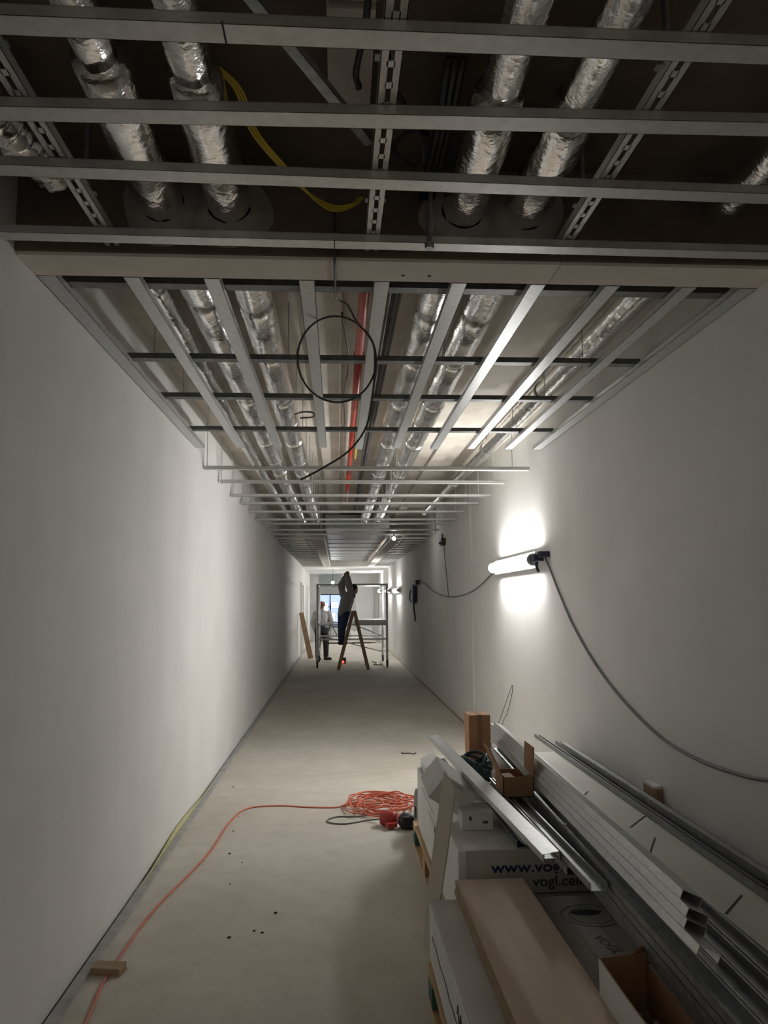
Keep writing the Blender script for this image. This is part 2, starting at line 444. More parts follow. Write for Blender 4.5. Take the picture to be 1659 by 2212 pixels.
# ------------------------------------------------------------------ cross profiles hanging on rods farther on
ys = [6.42 + 0.80 * k for k in range(9)]
for k, y in enumerate(ys):
    t = thing('hanging_profile', (0.26, y, 2.71), '%s cross profile hanging on rods past the ends of the long profiles' % ORD[k], 'ceiling profile', 'cross profiles hanging on rods')
    zz = 2.71 + 0.012 * math.sin(k * 2.3)
    mb = MB(); channel(mb, (XL + 0.012 + 0.01 * (k % 2), y, zz), (XR - 0.015 - 0.02 * ((k * 2) % 3), y, zz)).build('profile', 'galv', t)
    for x in (XL + 0.03, -0.27, 0.565, 1.50):
        MB().tube([(x, y, zz + 0.002), (x, y, ZS)], 0.0035, 6).build('hanger_rod', 'galv', t)
        MB().bb(x - 0.012, x + 0.012, y - 0.02, y + 0.02, zz + 0.024, zz + 0.028).build('hanger_clip', 'galv', t)
# side grids along the far steel trough
for side, x0, x1 in (('left', XL + 0.012, -0.47), ('right', 1.14, XR - 0.012)):
    t = thing('side_grid', ((x0 + x1) / 2, 19, 2.71), 'far side grid of short cross profiles between the trough and the %s wall' % side, 'ceiling grid', 'side grids of the far trough')
    for k in range(18):
        y = 13.7 + 0.6 * k
        mb = MB(); channel(mb, (x0, y, 2.71), (x1, y, 2.71)).build('short_profile', 'galv', t)
    for x in (x0 + 0.12, x1 - 0.12):
        mb = MB(); channel(mb, (x, 13.6, 2.738), (x, 24.3, 2.738)).build('runner', 'galv_dull', t)
for lab, x0, x1 in (('left', -0.46, -0.24), ('right', 0.93, 1.13)):
    t = thing('trough_lining', ((x0 + x1) / 2, 19, 2.70), 'pale board strip lining the %s edge of the far ceiling trough' % lab, 'board', 'pale strips along the far trough')
    MB().bb(x0, x1, 13.5, 24.4, 2.695, 2.708).build('board_strip', 'board', t)
    xe = x1 if lab == 'left' else x0
    MB().bb(xe - 0.006, xe + 0.006, 13.5, 24.4, 2.690, 2.76).build('edge_profile', 'galv_white', t)
t = thing('duct_casing', (0.35, 19, 2.88), 'wide dark steel duct casing between the pale trough strips far down the corridor', 'duct')
for k in range(9):
    y0 = 13.4 + k * 1.22
    MB().bb(-0.22, 0.91, y0, y0 + 1.21, 2.88, 3.12).build('casing_section', 'galv_dull', t)
    MB().bb(-0.235, 0.925, y0 + 1.195, y0 + 1.225, 2.868, 3.13).build('flange', 'galv', t)

# ------------------------------------------------------------------ foil ducts
def duct_section(x, y0, y1, r, z=3.0, seed=0, amp=0.003, nseg=24):
    n = 28; L = y1 - y0; m_ = max(6, int(L / 0.05)); rs = []
    for i in range(m_ + 1):
        y = y0 + L * i / m_
        e = min(i, m_ - i)
        rr = r * (0.90 if e == 0 else 0.985 if e == 1 else 1.0)
        ring = []
        for k in range(n):
            a = 2 * PI * k / n
            d_ = amp * noise.noise(V((math.cos(a) * 2.5 + seed, y * 7, math.sin(a) * 2.5))) * 2
            ring.append(V((x + (rr + d_) * math.cos(a), y, z + (rr + d_) * math.sin(a))))
        rs.append(ring)
    return MB().rings(rs)

def duct(x, label, z, cuts, seed, far=21.0):
    t = thing('foil_duct', (x, 2.0, z - 0.09), label, 'duct', 'foil-wrapped ducts')
    for i in range(len(cuts) - 1):
        y0, y1, r = cuts[i][0], cuts[i + 1][0], cuts[i][1]
        duct_section(x, y0, y1, r, z, seed + i * 3.7).build('duct_section', 'foil', t, smooth=True)
    return t

def cuts_for(s):
    c = [(0.7, 0.058), (1.86 + s, 0.078), (2.64, 0.084)]
    y = 3.42 + s
    k = 0
    while y < 13.3:
        c.append((y, 0.084 if k % 2 == 0 else 0.080)); y += (0.72, 0.95, 0.66)[k % 3]; k += 1
    c.append((13.3, 0.08))
    return c
duct(DUCTX[0], 'foil-wrapped round duct, leftmost of the four long ones over the grids', 3.005, cuts_for(0.0), 1.0)
duct(DUCTX[1], 'foil-wrapped round duct just left of the red pipe', 3.005, cuts_for(0.05), 11.0)
duct(DUCTX[2], 'foil-wrapped round duct just right of the red pipe', 3.005, cuts_for(0.09), 23.0)
duct(DUCTX[3], 'foil-wrapped round duct, rightmost of the four long ones over the grids', 3.005, cuts_for(0.13), 31.0)

# crumpled flexible duct near the left wall, spiral duct near the right wall
t = thing('flexible_duct', (-1.0, 2.1, 2.93), 'short crumpled foil hose by the left wall above the near grid', 'duct')
for j, (pa, pb, r) in enumerate((((-1.06, 1.95, 3.02), (-0.97, 2.18, 3.0), 0.075), ((-0.985, 2.14, 3.0), (-0.90, 2.42, 2.985), 0.065))):
    pa, pb = V(pa), V(pb); rs = []; ax = (pb - pa).normalized(); u = ax.cross(V((0, 0, 1))).normalized(); w = u.cross(ax)
    for i in range(21):
        rr = r * (1 + 0.09 * math.sin(i * 1.9)) * (0.7 if i in (0, 20) else 1)
        rs.append([pa.lerp(pb, i / 20) + (rr + 0.016 * noise.noise(V((k * 0.9, i * 0.7, j * 5)))) * (math.cos(2 * PI * k / 22) * u + math.sin(2 * PI * k / 22) * w) for k in range(22)])
    MB().rings(rs).build('hose', 'foil', t, smooth=True)
t = thing('foil_duct', (-0.93, 4.5, 2.96), 'narrow foil duct close to the left wall beyond the gypsum strip', 'duct', 'foil-wrapped ducts')
for y0, y1, r in ((2.83, 3.35, 0.075), (3.35, 5.2, 0.06), (5.2, 8.0, 0.06), (8.0, 13.0, 0.06)):
    duct_section(-0.83, y0, y1, r, 3.03, y0).build('duct_section', 'foil', t, smooth=True)
t = thing('spiral_duct', (1.40, 5, 2.96), 'slim spiral-seamed steel duct along the right wall above the grid', 'duct')
rs = []; n = 20
for i in range(500):
    y = 1.2 + i * 0.022
    rr = 0.058 + 0.0035 * max(0, math.sin(y * 2 * PI / 0.13)) ** 4
    rs.append([V((1.40 + rr * math.cos(2 * PI * k / n), y, 3.02 + rr * math.sin(2 * PI * k / n))) for k in range(n)])
MB().rings(rs).build('duct_tube', 'foil', t, smooth=True)
for y in (3.0, 5.0, 7.0, 9.0, 11.0):
    MB().bb(1.398, 1.402, y, y + 0.025, 3.08, ZS).build('duct_hanger', 'galv_dull', t)
    MB().tube([(1.40, y, 3.02), (1.40, y + 0.025, 3.02)], 0.066, 20).build('duct_clamp', 'galv_dull', t)

# ------------------------------------------------------------------ pipes and cables above the grid
t = thing('sprinkler_pipe', (0.135, 6, 2.99), 'red painted pipe running above the grid between the foil ducts', 'pipe')
for y0, y1 in ((2.83, 4.3), (4.33, 6.2), (6.23, 8.4), (8.43, 11.0)):
    MB().tube([(0.122, y0, 3.02), (0.122, y1, 3.02)], 0.025, 14).build('pipe_length', 'red_pipe', t, smooth=True)
    MB().tube([(0.122, y1 - 0.03, 3.02), (0.122, y1 + 0.05, 3.02)], 0.030, 14).build('coupling', 'red', t, smooth=True)
tag(MB().tube(curve([(0.165, 5.1, 2.99), (0.17, 5.8, 2.985), (0.163, 6.6, 2.99), (0.168, 7.4, 2.99)]), 0.009, 8).build('yellow_hose', 'yellow', smooth=True),
    'yellow hose running beside the red pipe above the grid', 'hose')
for k in range(4):
    xo = 0.235 + 0.016 * k
    pts = [(xo + 0.01 * noise.noise(V((i, k * 7, 0))), 2.83 + i * 0.75, 2.98 + 0.03 * noise.noise(V((i, k * 3, 9))) + 0.012 * (k % 2)) for i in range(13)]
    tag(MB().tube(curve(pts, 4), 0.009, 7).build('power_cable', 'cable', smooth=True), '%s of four black cables sagging between the red pipe and the next duct' % ('leftmost', 'second', 'third', 'rightmost')[k], 'cable', 'black cable run right of the red pipe')
for k, pts in enumerate((
        [(-0.30, 5.25, 2.90), (-0.24, 5.12, 2.885), (-0.17, 5.16, 2.89), (-0.18, 5.32, 2.90), (-0.27, 5.40, 2.91)],
        [(0.02, 3.6, 3.0), (0.06, 4.2, 2.95), (0.04, 5.0, 2.97), (0.05, 5.8, 2.96), (0.0, 6.2, 2.99)],
        [(0.57, 3.02, 2.95), (0.62, 3.05, 2.893), (0.68, 3.05, 2.888), (0.76, 3.02, 2.93), (0.79, 3.0, 3.0)])):
    tag(MB().tube(curve(pts), 0.006, 7).build('loose_cable', 'cable', smooth=True),
        ('short curl of black cable lying over the grid left of the long profile loop', 'thin grey-black cable hanging along the left side of the red pipe', 'thin cable looped under the rightmost long duct at the gypsum strip')[k], 'cable')
# near zone
tag(MB().tube(curve([(0.075, 1.55, 3.06), (0.07, 1.75, 3.04), (0.05, 1.95, 3.05), (0.06, 2.05, 3.08), (0.06, 2.1, 3.11)]), 0.009, 8).build('power_cable', 'black', smooth=True),
    'thick black cable beside the middle slotted runner of the near grid', 'cable')
tag(MB().tube(curve([(0.16, 2.05, 3.08), (0.22, 2.12, 3.03), (0.27, 2.25, 3.0), (0.25, 2.36, 3.02), (0.18, 2.33, 3.06), (0.23, 2.26, 3.08), (0.29, 2.3, 3.1)]), 0.008, 8).build('cable_loop', 'black', smooth=True),
    'small black cable loop right of the middle slotted runner', 'cable')
for k in range(3):
    tag(MB().tube(curve([(0.30 + 0.02 * k, 1.9, 3.06), (0.305 + 0.02 * k, 2.2, 3.04 + 0.01 * k), (0.30 + 0.02 * k, 2.6, 3.05)]), 0.011, 8).build('power_cable', 'black', smooth=True),
        '%s of the three black cables entering the brown downstand by the threaded rod' % ('leftmost', 'middle', 'rightmost')[k], 'cable', 'black cables at the threaded rod')
for k in range(3):
    o = 0.009 * k
    tag(MB().tube(curve([(-0.40, 2.0, 3.12 + o), (-0.30 + o, 2.05, 3.065), (-0.255 + o, 2.12, 2.975), (-0.175 + o, 2.27, 2.95), (-0.105 + o, 2.40, 2.95 - o), (-0.02, 2.47, 2.94 - o), (0.05, 2.475 + o, 2.95), (0.07 + o, 2.50, 2.99)], 8), 0.004, 7).build('yellow_cable', 'yellow', smooth=True),
        '%s of three thin yellow cables curving across above the near grid' % ('upper', 'middle', 'lower')[k], 'cable', 'yellow cable bunch')
t = thing('steel_strut', (-0.05, 2.0, 3.03), 'grey steel strip running diagonally above the near grid', 'strut')
mb = MB(); channel(mb, (-0.24, 1.66, 3.05), (0.10, 2.29, 3.05), w=0.035, h=0.02).build('strip', 'galv_dull', t)
t = thing('soffit_panel', (0.04, 2.0, 3.14), 'pale board fixed under the shaded slab beside the middle slotted runner', 'board')
MB().bb(-0.03, 0.10, 1.84, 2.26, 3.145, 3.1699).build('board', 'board', t)
MB().bb(-0.03, 0.10, 1.62, 1.80, 3.135, 3.1699).build('board', 'board', t)

# hanging black cable loop below the middle grid
R_ = []
ctr = V((-0.004, 3.2, 2.645))
pts = [(-0.012, 2.60, 3.00), (-0.012, 2.606, 2.86), (-0.012, 2.63, 2.812), (-0.011, 2.80, 2.810), (-0.01, 2.90, 2.81), (0.0, 3.05, 2.84), (0.04, 3.15, 2.86)]
for k in range(20):
    a = PI * 0.32 - 2 * PI * 1.12 * k / 19
    pts.append((ctr.x + 0.17 * math.cos(a), 3.22 + 0.03 * math.sin(a * 0.5) + 0.002 * k, ctr.z + 0.195 * math.sin(a)))
pts = pts[:7] + pts[7:]
pts += [(0.155, 3.26, 2.52), (0.125, 3.26, 2.36), (0.05, 3.26, 2.25), (-0.06, 3.26, 2.175), (-0.16, 3.26, 2.12)]
tag(MB().tube(curve(pts, 5), 0.0045, 8).build('cable_loop', 'cable', smooth=True), 'black cable hanging from the gypsum strip in a large open loop', 'cable')

# ------------------------------------------------------------------ tube lamps on the right wall
def tube_lamp(y0, y1, z, label, near=True):
    t = thing('tube_lamp', (XR - 0.09, (y0 + y1) / 2, z - 0.05), label, 'lamp', 'tube lamps on the right wall')
    x = XR - 0.085; n = 16
    def half(r, a0, a1, ya, yb):
        rs = []
        for y in (ya, yb):
            rs.append([V((x + r * math.cos(a0 + (a1 - a0) * k / n), y, z + r * math.sin(a0 + (a1 - a0) * k / n))) for k in range(n + 1)])
        return MB().rings(rs, cap=True)
    half(0.048, 0.42 * PI, 1.58 * PI, y0 + 0.02, y1 - 0.02).build('diffuser', 'glow_tube' if near else 'glow_far', t, smooth=False)
    half(0.052, -0.42 * PI, 0.42 * PI, y0, y1).build('housing', 'pvc', t)
    MB().bb(x + 0.02, x + 0.03, y0, y1, z - 0.066, z + 0.066).build('back_plate', 'pvc', t)
    for ya, yb in ((y0 - 0.02, y0 + 0.02), (y1 - 0.02, y1 + 0.02)):
        MB().tube([(x, ya, z), (x, yb, z)], 0.051, 16).build('end_cap', 'pvc', t)
    for yy in (y0 + 0.3, y1 - 0.3):
        MB().bb(x + 0.035, XR, yy - 0.02, yy + 0.02, z - 0.012, z + 0.012).build('wall_bracket', 'pvc', t)
    if near:
        MB().bb(x - 0.03, x + 0.05, y0 - 0.15, y0 - 0.02, z - 0.02, z + 0.035).build('connector', 'blue_dark', t, bevel=0.008)
        MB().bb(x + 0.0, XR, y0 - 0.20, y0 - 0.13, z + 0.01, z + 0.055).build('hook', 'blue_dark', t, bevel=0.006)
        MB().tube(curve([(x + 0.01, y0 - 0.08, z - 0.01), (x + 0.01, y0 - 0.07, z - 0.06), (x + 0.015, y0 - 0.10, z - 0.10)]), 0.012, 8).build('plug_tail', 'blue_dark', t)
    return t
tube_lamp(6.10, 7.72, 1.925, 'large bright tube lamp on the right wall, nearest to the camera')
tube_lamp(20.0, 21.6, 1.88, 'second nearest tube lamp on the right wall, beside the scaffold', False)
tube_lamp(23.6, 25.0, 1.92, 'third tube lamp on the right wall, seen behind the scaffold post', False)
tube_lamp(28.1, 29.6, 1.98, 'farthest tube lamp on the right wall, near the end of the corridor', False)

tag(MB().tube(curve([(1.63, 5.97, 1.955), (1.645, 5.88, 1.854), (1.65, 5.651, 1.654), (1.65, 5.335, 1.424), (1.65, 4.919, 1.20), (1.65, 4.45, 1.024), (1.65, 3.945, 0.90), (1.65, 3.537, 0.866), (1.65, 3.202, 0.876), (1.65, 2.92, 0.909), (1.65, 2.4, 1.02), (1.65, 1.5, 1.35)]), 0.0075, 8).build('lamp_cable', 'cable_grey', smooth=True),
    'dark cable sagging along the right wall from the nearest tube lamp to the frame edge', 'cable')
tag(MB().tube(curve([(1.63, 7.76, 1.90), (1.645, 8.1, 1.879), (1.645, 9.0, 1.746), (1.645, 10.0, 1.673), (1.645, 11.29, 1.657), (1.645, 12.9, 1.736), (1.645, 14.4, 1.91), (1.64, 15.0, 1.96), (1.62, 15.35, 1.975)]), 0.0075, 8).build('lamp_cable', 'cable_grey', smooth=True),
    'dark cable sagging between the nearest tube lamp and the dangling plug farther on', 'cable')
tag(MB().tube(curve([(1.645, 11.8, 2.48), (1.648, 11.7, 2.2), (1.645, 11.5, 1.9), (1.645, 11.38, 1.67)]), 0.006, 7).build('drop_cable', 'cable_grey', smooth=True),
    'thin cable dropping from the small black wall box to the sagging cable', 'cable')
t = thing('wall_box', (XR - 0.04, 11.8, 2.45), 'small black junction box high on the right wall under the profiles', 'junction box')
MB().bb(XR - 0.07, XR, 11.65, 11.85, 2.45, 2.56).build('box', 'black', t, bevel=0.01)
MB().bb(XR - 0.10, XR - 0.07, 11.70, 11.80, 2.47, 2.50).build('gland', 'black', t)
MB().tube([(XR - 0.04, 11.75, 2.56), (XR - 0.04, 11.75, 2.63)], 0.012, 8).build('conduit', 'black', t)
t = thing('dangling_plug', (1.60, 16.2, 1.2), 'navy plug and coiled lead dangling on the right wall halfway to the scaffold', 'plug')
MB().bb(1.56, 1.655, 15.4, 15.9, 1.93, 2.02).build('socket_block', 'black', t, bevel=0.015)
MB().bb(1.56, 1.64, 16.0, 16.35, 1.55, 1.92).build('plug_body', 'blue_dark', t, bevel=0.03)
MB().tube(curve([(1.60, 16.15, 1.60), (1.60, 16.2, 1.45), (1.61, 16.1, 1.3), (1.61, 16.05, 1.18)]), 0.016, 8).build('lead', 'blue_dark', t)
MB().tube(curve([(1.60, 16.2, 1.95), (1.57, 16.6, 1.8), (1.57, 16.7, 1.62), (1.60, 16.3, 1.55)]), 0.014, 8).build('lead', 'blue_dark', t)

t = thing('bare_bulb', (0.94, 12.8, 2.61), 'small glowing round bulb under the ceiling profiles before the trough', 'bulb')
MB().ball((0.94, 12.8, 2.645), 0.03, 12, 8).build('bulb', 'glow_bulb', t, smooth=True)
MB().tube([(0.94, 12.8, 2.675), (0.94, 12.8, 2.72)], 0.014, 10).build('socket', 'black', t)
t = thing('bare_bulb', (-0.17, 26, 2.2), 'added glowing bulb in place of a lamp reflection on the far lined ceiling', 'bulb')  # bulb added where a ceiling lamp is only reflected
MB().ball((-0.17, 26, 2.23), 0.05, 12, 8).build('bulb', 'glow_bulb', t, smooth=True)  # added bulb, in place of the lamp reflection
MB().tube([(-0.17, 26, 2.28), (-0.17, 26, 2.33)], 0.02, 10).build('socket', 'black', t)  # socket made for the added bulb
MB().tube([(-0.17, 26, 2.33), (-0.17, 26, 2.70)], 0.006, 6).build('flex', 'black', t)
t = thing('work_light', (-0.3, 31.0, 0), 'tripod work light with three dazzling heads before the far window', 'lamp')
for a in range(3):
    MB().tube([(-0.3, 31.0, 0.75), (-0.3 + 0.45 * math.cos(a * 2.09 + 0.5), 31.0 + 0.45 * math.sin(a * 2.09 + 0.5), 0.0)], 0.015, 8).build('leg', 'black', t)
MB().tube([(-0.3, 31.0, 0.6), (-0.3, 31.0, 1.5)], 0.018, 8).build('pole', 'black', t)
MB().bb(-0.52, -0.10, 30.98, 31.02, 1.36, 1.40).build('crossbar', 'black', t)
for x, z, sx, sz in ((-0.49, 1.38, 0.17, 0.30), (-0.14, 1.46, 0.24, 0.26), (-0.20, 0.98, 0.17, 0.32)):
    h = MB().bb(x - sx / 2 - 0.02, x + sx / 2 + 0.02, 30.92, 31.0, z - sz / 2 - 0.02, z + sz / 2 + 0.02).build('lamp_head', 'black', t)
    MB().bb(x - sx / 2, x + sx / 2, 30.91, 30.922, z - sz / 2, z + sz / 2).build('lens', 'glow_flood', h)

# ------------------------------------------------------------------ people (bodies as one continuous voxel-remeshed surface)
def solid(mb, name, material, parent, voxel=0.011, it=5):
    me = D.meshes.new(name); me.from_pydata([tuple(p) for p in mb.v], [], mb.f)
    o = D.objects.new(name, me); COL.objects.link(o)
    bm = bmesh.new(); bm.from_mesh(me); bmesh.ops.recalc_face_normals(bm, faces=bm.faces); bm.to_mesh(me); bm.free()
    r = o.modifiers.new('Remesh', 'REMESH'); r.mode = 'VOXEL'; r.voxel_size = voxel; r.use_smooth_shade = True
    s = o.modifiers.new('Smooth', 'SMOOTH'); s.factor = 0.5; s.iterations = it
    dg = bpy.context.evaluated_depsgraph_get(); dg.update()
    me2 = D.meshes.new_from_object(o.evaluated_get(dg)); me2.name = name
    D.objects.remove(o); D.meshes.remove(me)
    org = W[parent]
    me2.transform(Matrix.Translation(-org))
    for p in me2.polygons: p.use_smooth = True
    return put(name, me2, material, parent, org)

def chain(mb, pts, rs):
    for i in range(len(pts) - 1):
        mb.capsule(pts[i], rs[i], pts[i + 1], rs[i + 1])

def hand(mb, wrist, d, side):
    wrist = V(wrist); d = V(d).normalized(); s_ = V(side).normalized(); n_ = d.cross(s_)
    mb.capsule(wrist, 0.024, wrist + d * 0.075, 0.034)
    mb.capsule(wrist + d * 0.04 + s_ * 0.018, 0.022, wrist + d * 0.075 + s_ * 0.022, 0.02)
    mb.capsule(wrist + d * 0.04 - s_ * 0.018, 0.022, wrist + d * 0.075 - s_ * 0.022, 0.02)
    for k, L in enumerate((0.068, 0.078, 0.072, 0.055)):
        b0 = wrist + d * 0.085 + s_ * (0.033 - 0.022 * k)
        k1 = b0 + d * L * 0.5 + n_ * 0.012; k2 = b0 + d * L * 0.8 + n_ * 0.045
        chain(mb, [b0, k1, k2], [0.010, 0.0095, 0.0085])
    t0 = wrist + d * 0.03 + s_ * 0.03
    chain(mb, [t0, t0 + d * 0.035 + s_ * 0.03, t0 + d * 0.065 + s_ * 0.03 + n_ * 0.02], [0.013, 0.011, 0.009])

def head(mb, c, look, r=0.098):
    c = V(c); f = V(look).normalized(); u = V((0, 0, 1)); u = (u - u.dot(f) * f).normalized(); s_ = f.cross(u)
    R = Matrix((s_, f, u)).transposed()
    mb.ball(c + u * 0.02, (0.075, 0.093, 0.098), 16, 10, R)
    mb.ball(c + f * 0.025 - u * 0.055, (0.055, 0.062, 0.062), 14, 8, R)
    mb.capsule(c + f * 0.085 + u * 0.01, 0.010, c + f * 0.102 - u * 0.025, 0.014)
    for k in (-1, 1):
        mb.ball(c + s_ * 0.076 * k - u * 0.005, (0.014, 0.022, 0.033), 10, 6, R)
        mb.ball(c + s_ * 0.032 * k + f * 0.082 + u * 0.018, (0.014, 0.009, 0.009), 8, 6, R)
    mb.capsule(c + f * 0.085 - u * 0.062 - s_ * 0.02, 0.008, c + f * 0.085 - u * 0.062 + s_ * 0.02, 0.008)
    return R

def person(name, loc, label, J, look, shirt, trouser, hairmat, shoe, hands, cap=None, sleeve=0.018):
    """J: joints in world coordinates"""
    t = thing(name, loc, label, 'person')
    b = MB()
    g = lambda k: V(J[k])
    chain(b, [g('pelvis'), g('belly'), g('chest')], [0.125, 0.12, 0.13])
    b.capsule(g('hipL'), 0.095, g('hipR'), 0.095)
    b.capsule(g('shL'), 0.062, g('shR'), 0.062)
    chain(b, [g('chest'), g('neck'), g('head') - V((0, 0, 0.05))], [0.11, 0.052, 0.05])
    head(b, J['head'], look)
    for s_ in 'LR':
        chain(b, [g('sh' + s_), g('el' + s_), g('wr' + s_)], [0.055, 0.042, 0.029])
        hd = hands[s_]; hand(b, J['wr' + s_], hd[0], hd[1])
        chain(b, [g('hip' + s_), g('kn' + s_), g('an' + s_)], [0.085, 0.058, 0.042])
        f = V(J['toe' + s_]); chain(b, [g('an' + s_), f], [0.042, 0.035])
    solid(b, 'body', 'skin', t)
    s2 = MB()
    chain(s2, [g('pelvis') + V((0, 0, 0.02)), g('belly'), g('chest')], [0.155, 0.155, 0.165])
    s2.capsule(g('hipL') + V((0, 0, 0.06)), 0.10, g('hipR') + V((0, 0, 0.06)), 0.10)
    s2.capsule(g('shL'), 0.082, g('shR'), 0.082)
    chain(s2, [g('chest'), g('neck') - V((0, 0, 0.01))], [0.13, 0.066])
    for s_ in 'LR':
        w = g('wr' + s_); e = g('el' + s_)
        chain(s2, [g('sh' + s_), e, e.lerp(w, 0.93)], [0.078, 0.06 + sleeve, 0.042 + sleeve])
    solid(s2, 'shirt', shirt, t, 0.013)
    tr_ = MB()
    tr_.capsule(g('hipL'), 0.115, g('hipR'), 0.115)
    tr_.capsule(g('pelvis'), 0.14, g('pelvis') + V((0, 0, 0.05)), 0.14)
    for s_ in 'LR':
        chain(tr_, [g('hip' + s_), g('kn' + s_), g('kn' + s_).lerp(g('an' + s_), 0.92)], [0.108, 0.082, 0.068])
    solid(tr_, 'trousers', trouser, t, 0.013)
    for s_ in 'LR':
        sh = MB(); a = g('an' + s_); f = V(J['toe' + s_]); dd = (f - a); dd.z = 0; dd.normalize()
        z0 = f.z - 0.01
        heel = V((a.x, a.y, 0)) - dd * 0.035
        chain(sh, [V((heel.x, heel.y, z0 + 0.02)), V((f.x, f.y, z0 + 0.02))], [0.045, 0.042])
        sh.capsule(a - V((0, 0, 0.03)), 0.052, a + V((0, 0, 0.03)), 0.052)
        for p in sh.v: p.z = max(p.z, z0 - 0.028)
        solid(sh, 'shoe', shoe, t, 0.011)
    f = V(look).normalized(); u = V((0, 0, 1)); u = (u - u.dot(f) * f).normalized(); s_ = f.cross(u)
    R = Matrix((s_, f, u)).transposed(); c = g('head')
    h = MB()
    h.ball(c + u * 0.038 - f * 0.014, (0.086, 0.096, 0.092), 16, 10, R)
    h.ball(c - f * 0.045 - u * 0.02, (0.07, 0.055, 0.07), 14, 8, R)
    solid(h, 'hair', hairmat, t, 0.012)
    if cap:
        k = MB(); k.ball(c + u * 0.062 - f * 0.005, (0.094, 0.106, 0.078), 16, 10, R)
        k.box(c + u * 0.055 + f * 0.12, (0.13, 0.09, 0.012), R)
        solid(k, 'cap', cap, t, 0.012)
    return t

# worker standing behind the scaffold post, looking down to the right
x0, y0 = -0.445, 21.25
J = dict(pelvis=(x0, y0, 0.86), belly=(x0 + 0.0, y0 + 0.01, 1.00), chest=(x0 + 0.03, y0 + 0.03, 1.18),
         neck=(x0 + 0.02, y0 + 0.05, 1.36), head=(x0 - 0.01, y0 + 0.09, 1.465),
         shL=(x0 - 0.17, y0 + 0.01, 1.27), shR=(x0 + 0.20, y0 + 0.04, 1.27),
         elL=(x0 - 0.24, y0 - 0.01, 1.01), wrL=(x0 - 0.17, y0 + 0.02, 0.78),
         elR=(x0 + 0.27, y0 + 0.0, 1.02), wrR=(x0 + 0.20, y0 + 0.13, 0.83),
         hipL=(x0 - 0.09, y0, 0.84), hipR=(x0 + 0.09, y0, 0.84),
         knL=(x0 - 0.10, y0 - 0.02, 0.46), knR=(x0 + 0.12, y0 + 0.0, 0.46),
         anL=(x0 - 0.11, y0, 0.09), anR=(x0 + 0.12, y0, 0.09), toeL=(x0 - 0.05, y0 - 0.12, 0.04), toeR=(x0 + 0.24, y0 - 0.08, 0.04))
w1 = person('person', (x0, y0, 0), 'worker in pale grey jacket and dark trousers standing behind the left scaffold post', J, (0.75, 0.5, -0.25), 'jacket', 'trousers', 'hair', 'black',
       dict(L=((0.1, 0.05, -1), (0, 1, 0)), R=((-0.5, 0.5, -0.5), (0.4, 0.6, 0))), cap='redcap')
pb = MB(); pb.ball((x0 + 0.0, y0 - 0.165, 0.86), (0.13, 0.055, 0.12), 14, 10)
solid(pb, 'tool_pouch', 'trousers', w1, 0.012)
# worker on the ladder, arms raised to the ceiling
x0, y0 = 0.235, 18.32
J = dict(pelvis=(0.15, y0 - 0.02, 1.34), belly=(0.18, y0 - 0.02, 1.48), chest=(0.225, y0, 1.64),
         neck=(0.31, y0 + 0.03, 1.80), head=(0.39, y0 + 0.06, 1.885),
         shL=(0.115, y0 + 0.08, 1.765), shR=(0.345, y0 - 0.10, 1.735),
         elL=(0.085, y0 + 0.12, 1.98), wrL=(0.165, y0 + 0.12, 2.16),
         elR=(0.265, y0 - 0.04, 1.97), wrR=(0.235, y0 + 0.04, 2.17),
         hipL=(0.10, y0 + 0.07, 1.31), hipR=(0.18, y0 - 0.07, 1.31),
         knL=(0.075, y0 + 0.09, 0.96), knR=(0.11, y0 - 0.09, 0.96),
         anL=(0.075, y0 + 0.09, 0.66), anR=(0.075, y0 - 0.09, 0.66), toeL=(0.185, y0 + 0.10, 0.612), toeR=(0.185, y0 - 0.08, 0.612))
person('person', (x0, y0, 0.58), 'worker in grey shirt and blue jeans on the ladder reaching up to the ceiling', J, (0.8, 0.55, 0.05), 'shirt', 'jeans', 'hair', 'black',
       dict(L=((0.2, 0.1, 1), (1, 0, 0)), R=((0.0, 0.1, 1), (-1, 0, 0))), sleeve=0.028)

# ------------------------------------------------------------------ step ladder, rolling scaffold, far clutter
t = thing('step_ladder', (0.36, 18.3, 0), 'wooden A-frame step ladder with a worker on it', 'ladder')
for yy in (18.08, 18.52):
    for xb, nm in ((0.01, 'stile'), (0.71, 'stile')):
        p0 = V((xb, yy, 0.0)); p1 = V((0.375 + (0.015 if xb > 0.3 else -0.015), yy, 1.36)); d_ = (p1 - p0); L = d_.length
        R = Matrix.Rotation(math.atan2(d_.x, d_.z), 3, 'Y')
        MB().box((p0 + p1) / 2 + V((0, 0, 0.012)), (0.075, 0.032, L), R).build(nm, 'wood_dark', t)
for k in range(1, 5):
    z = 0.28 * k
    f = z / 1.36
    MB().bb(0.01 + 0.35 * f - 0.035, 0.01 + 0.35 * f + 0.035, 18.09, 18.51, z - 0.012, z + 0.012).build('tread', 'wood_dark', t)
    MB().tube([(0.71 - 0.32 * f, 18.09, z), (0.71 - 0.32 * f, 18.51, z)], 0.014, 8).build('rung', 'wood_dark', t)
MB().tube([(0.375, 18.05, 1.345), (0.375, 18.55, 1.345)], 0.016, 10).build('hinge_bar', 'galv_dull', t)

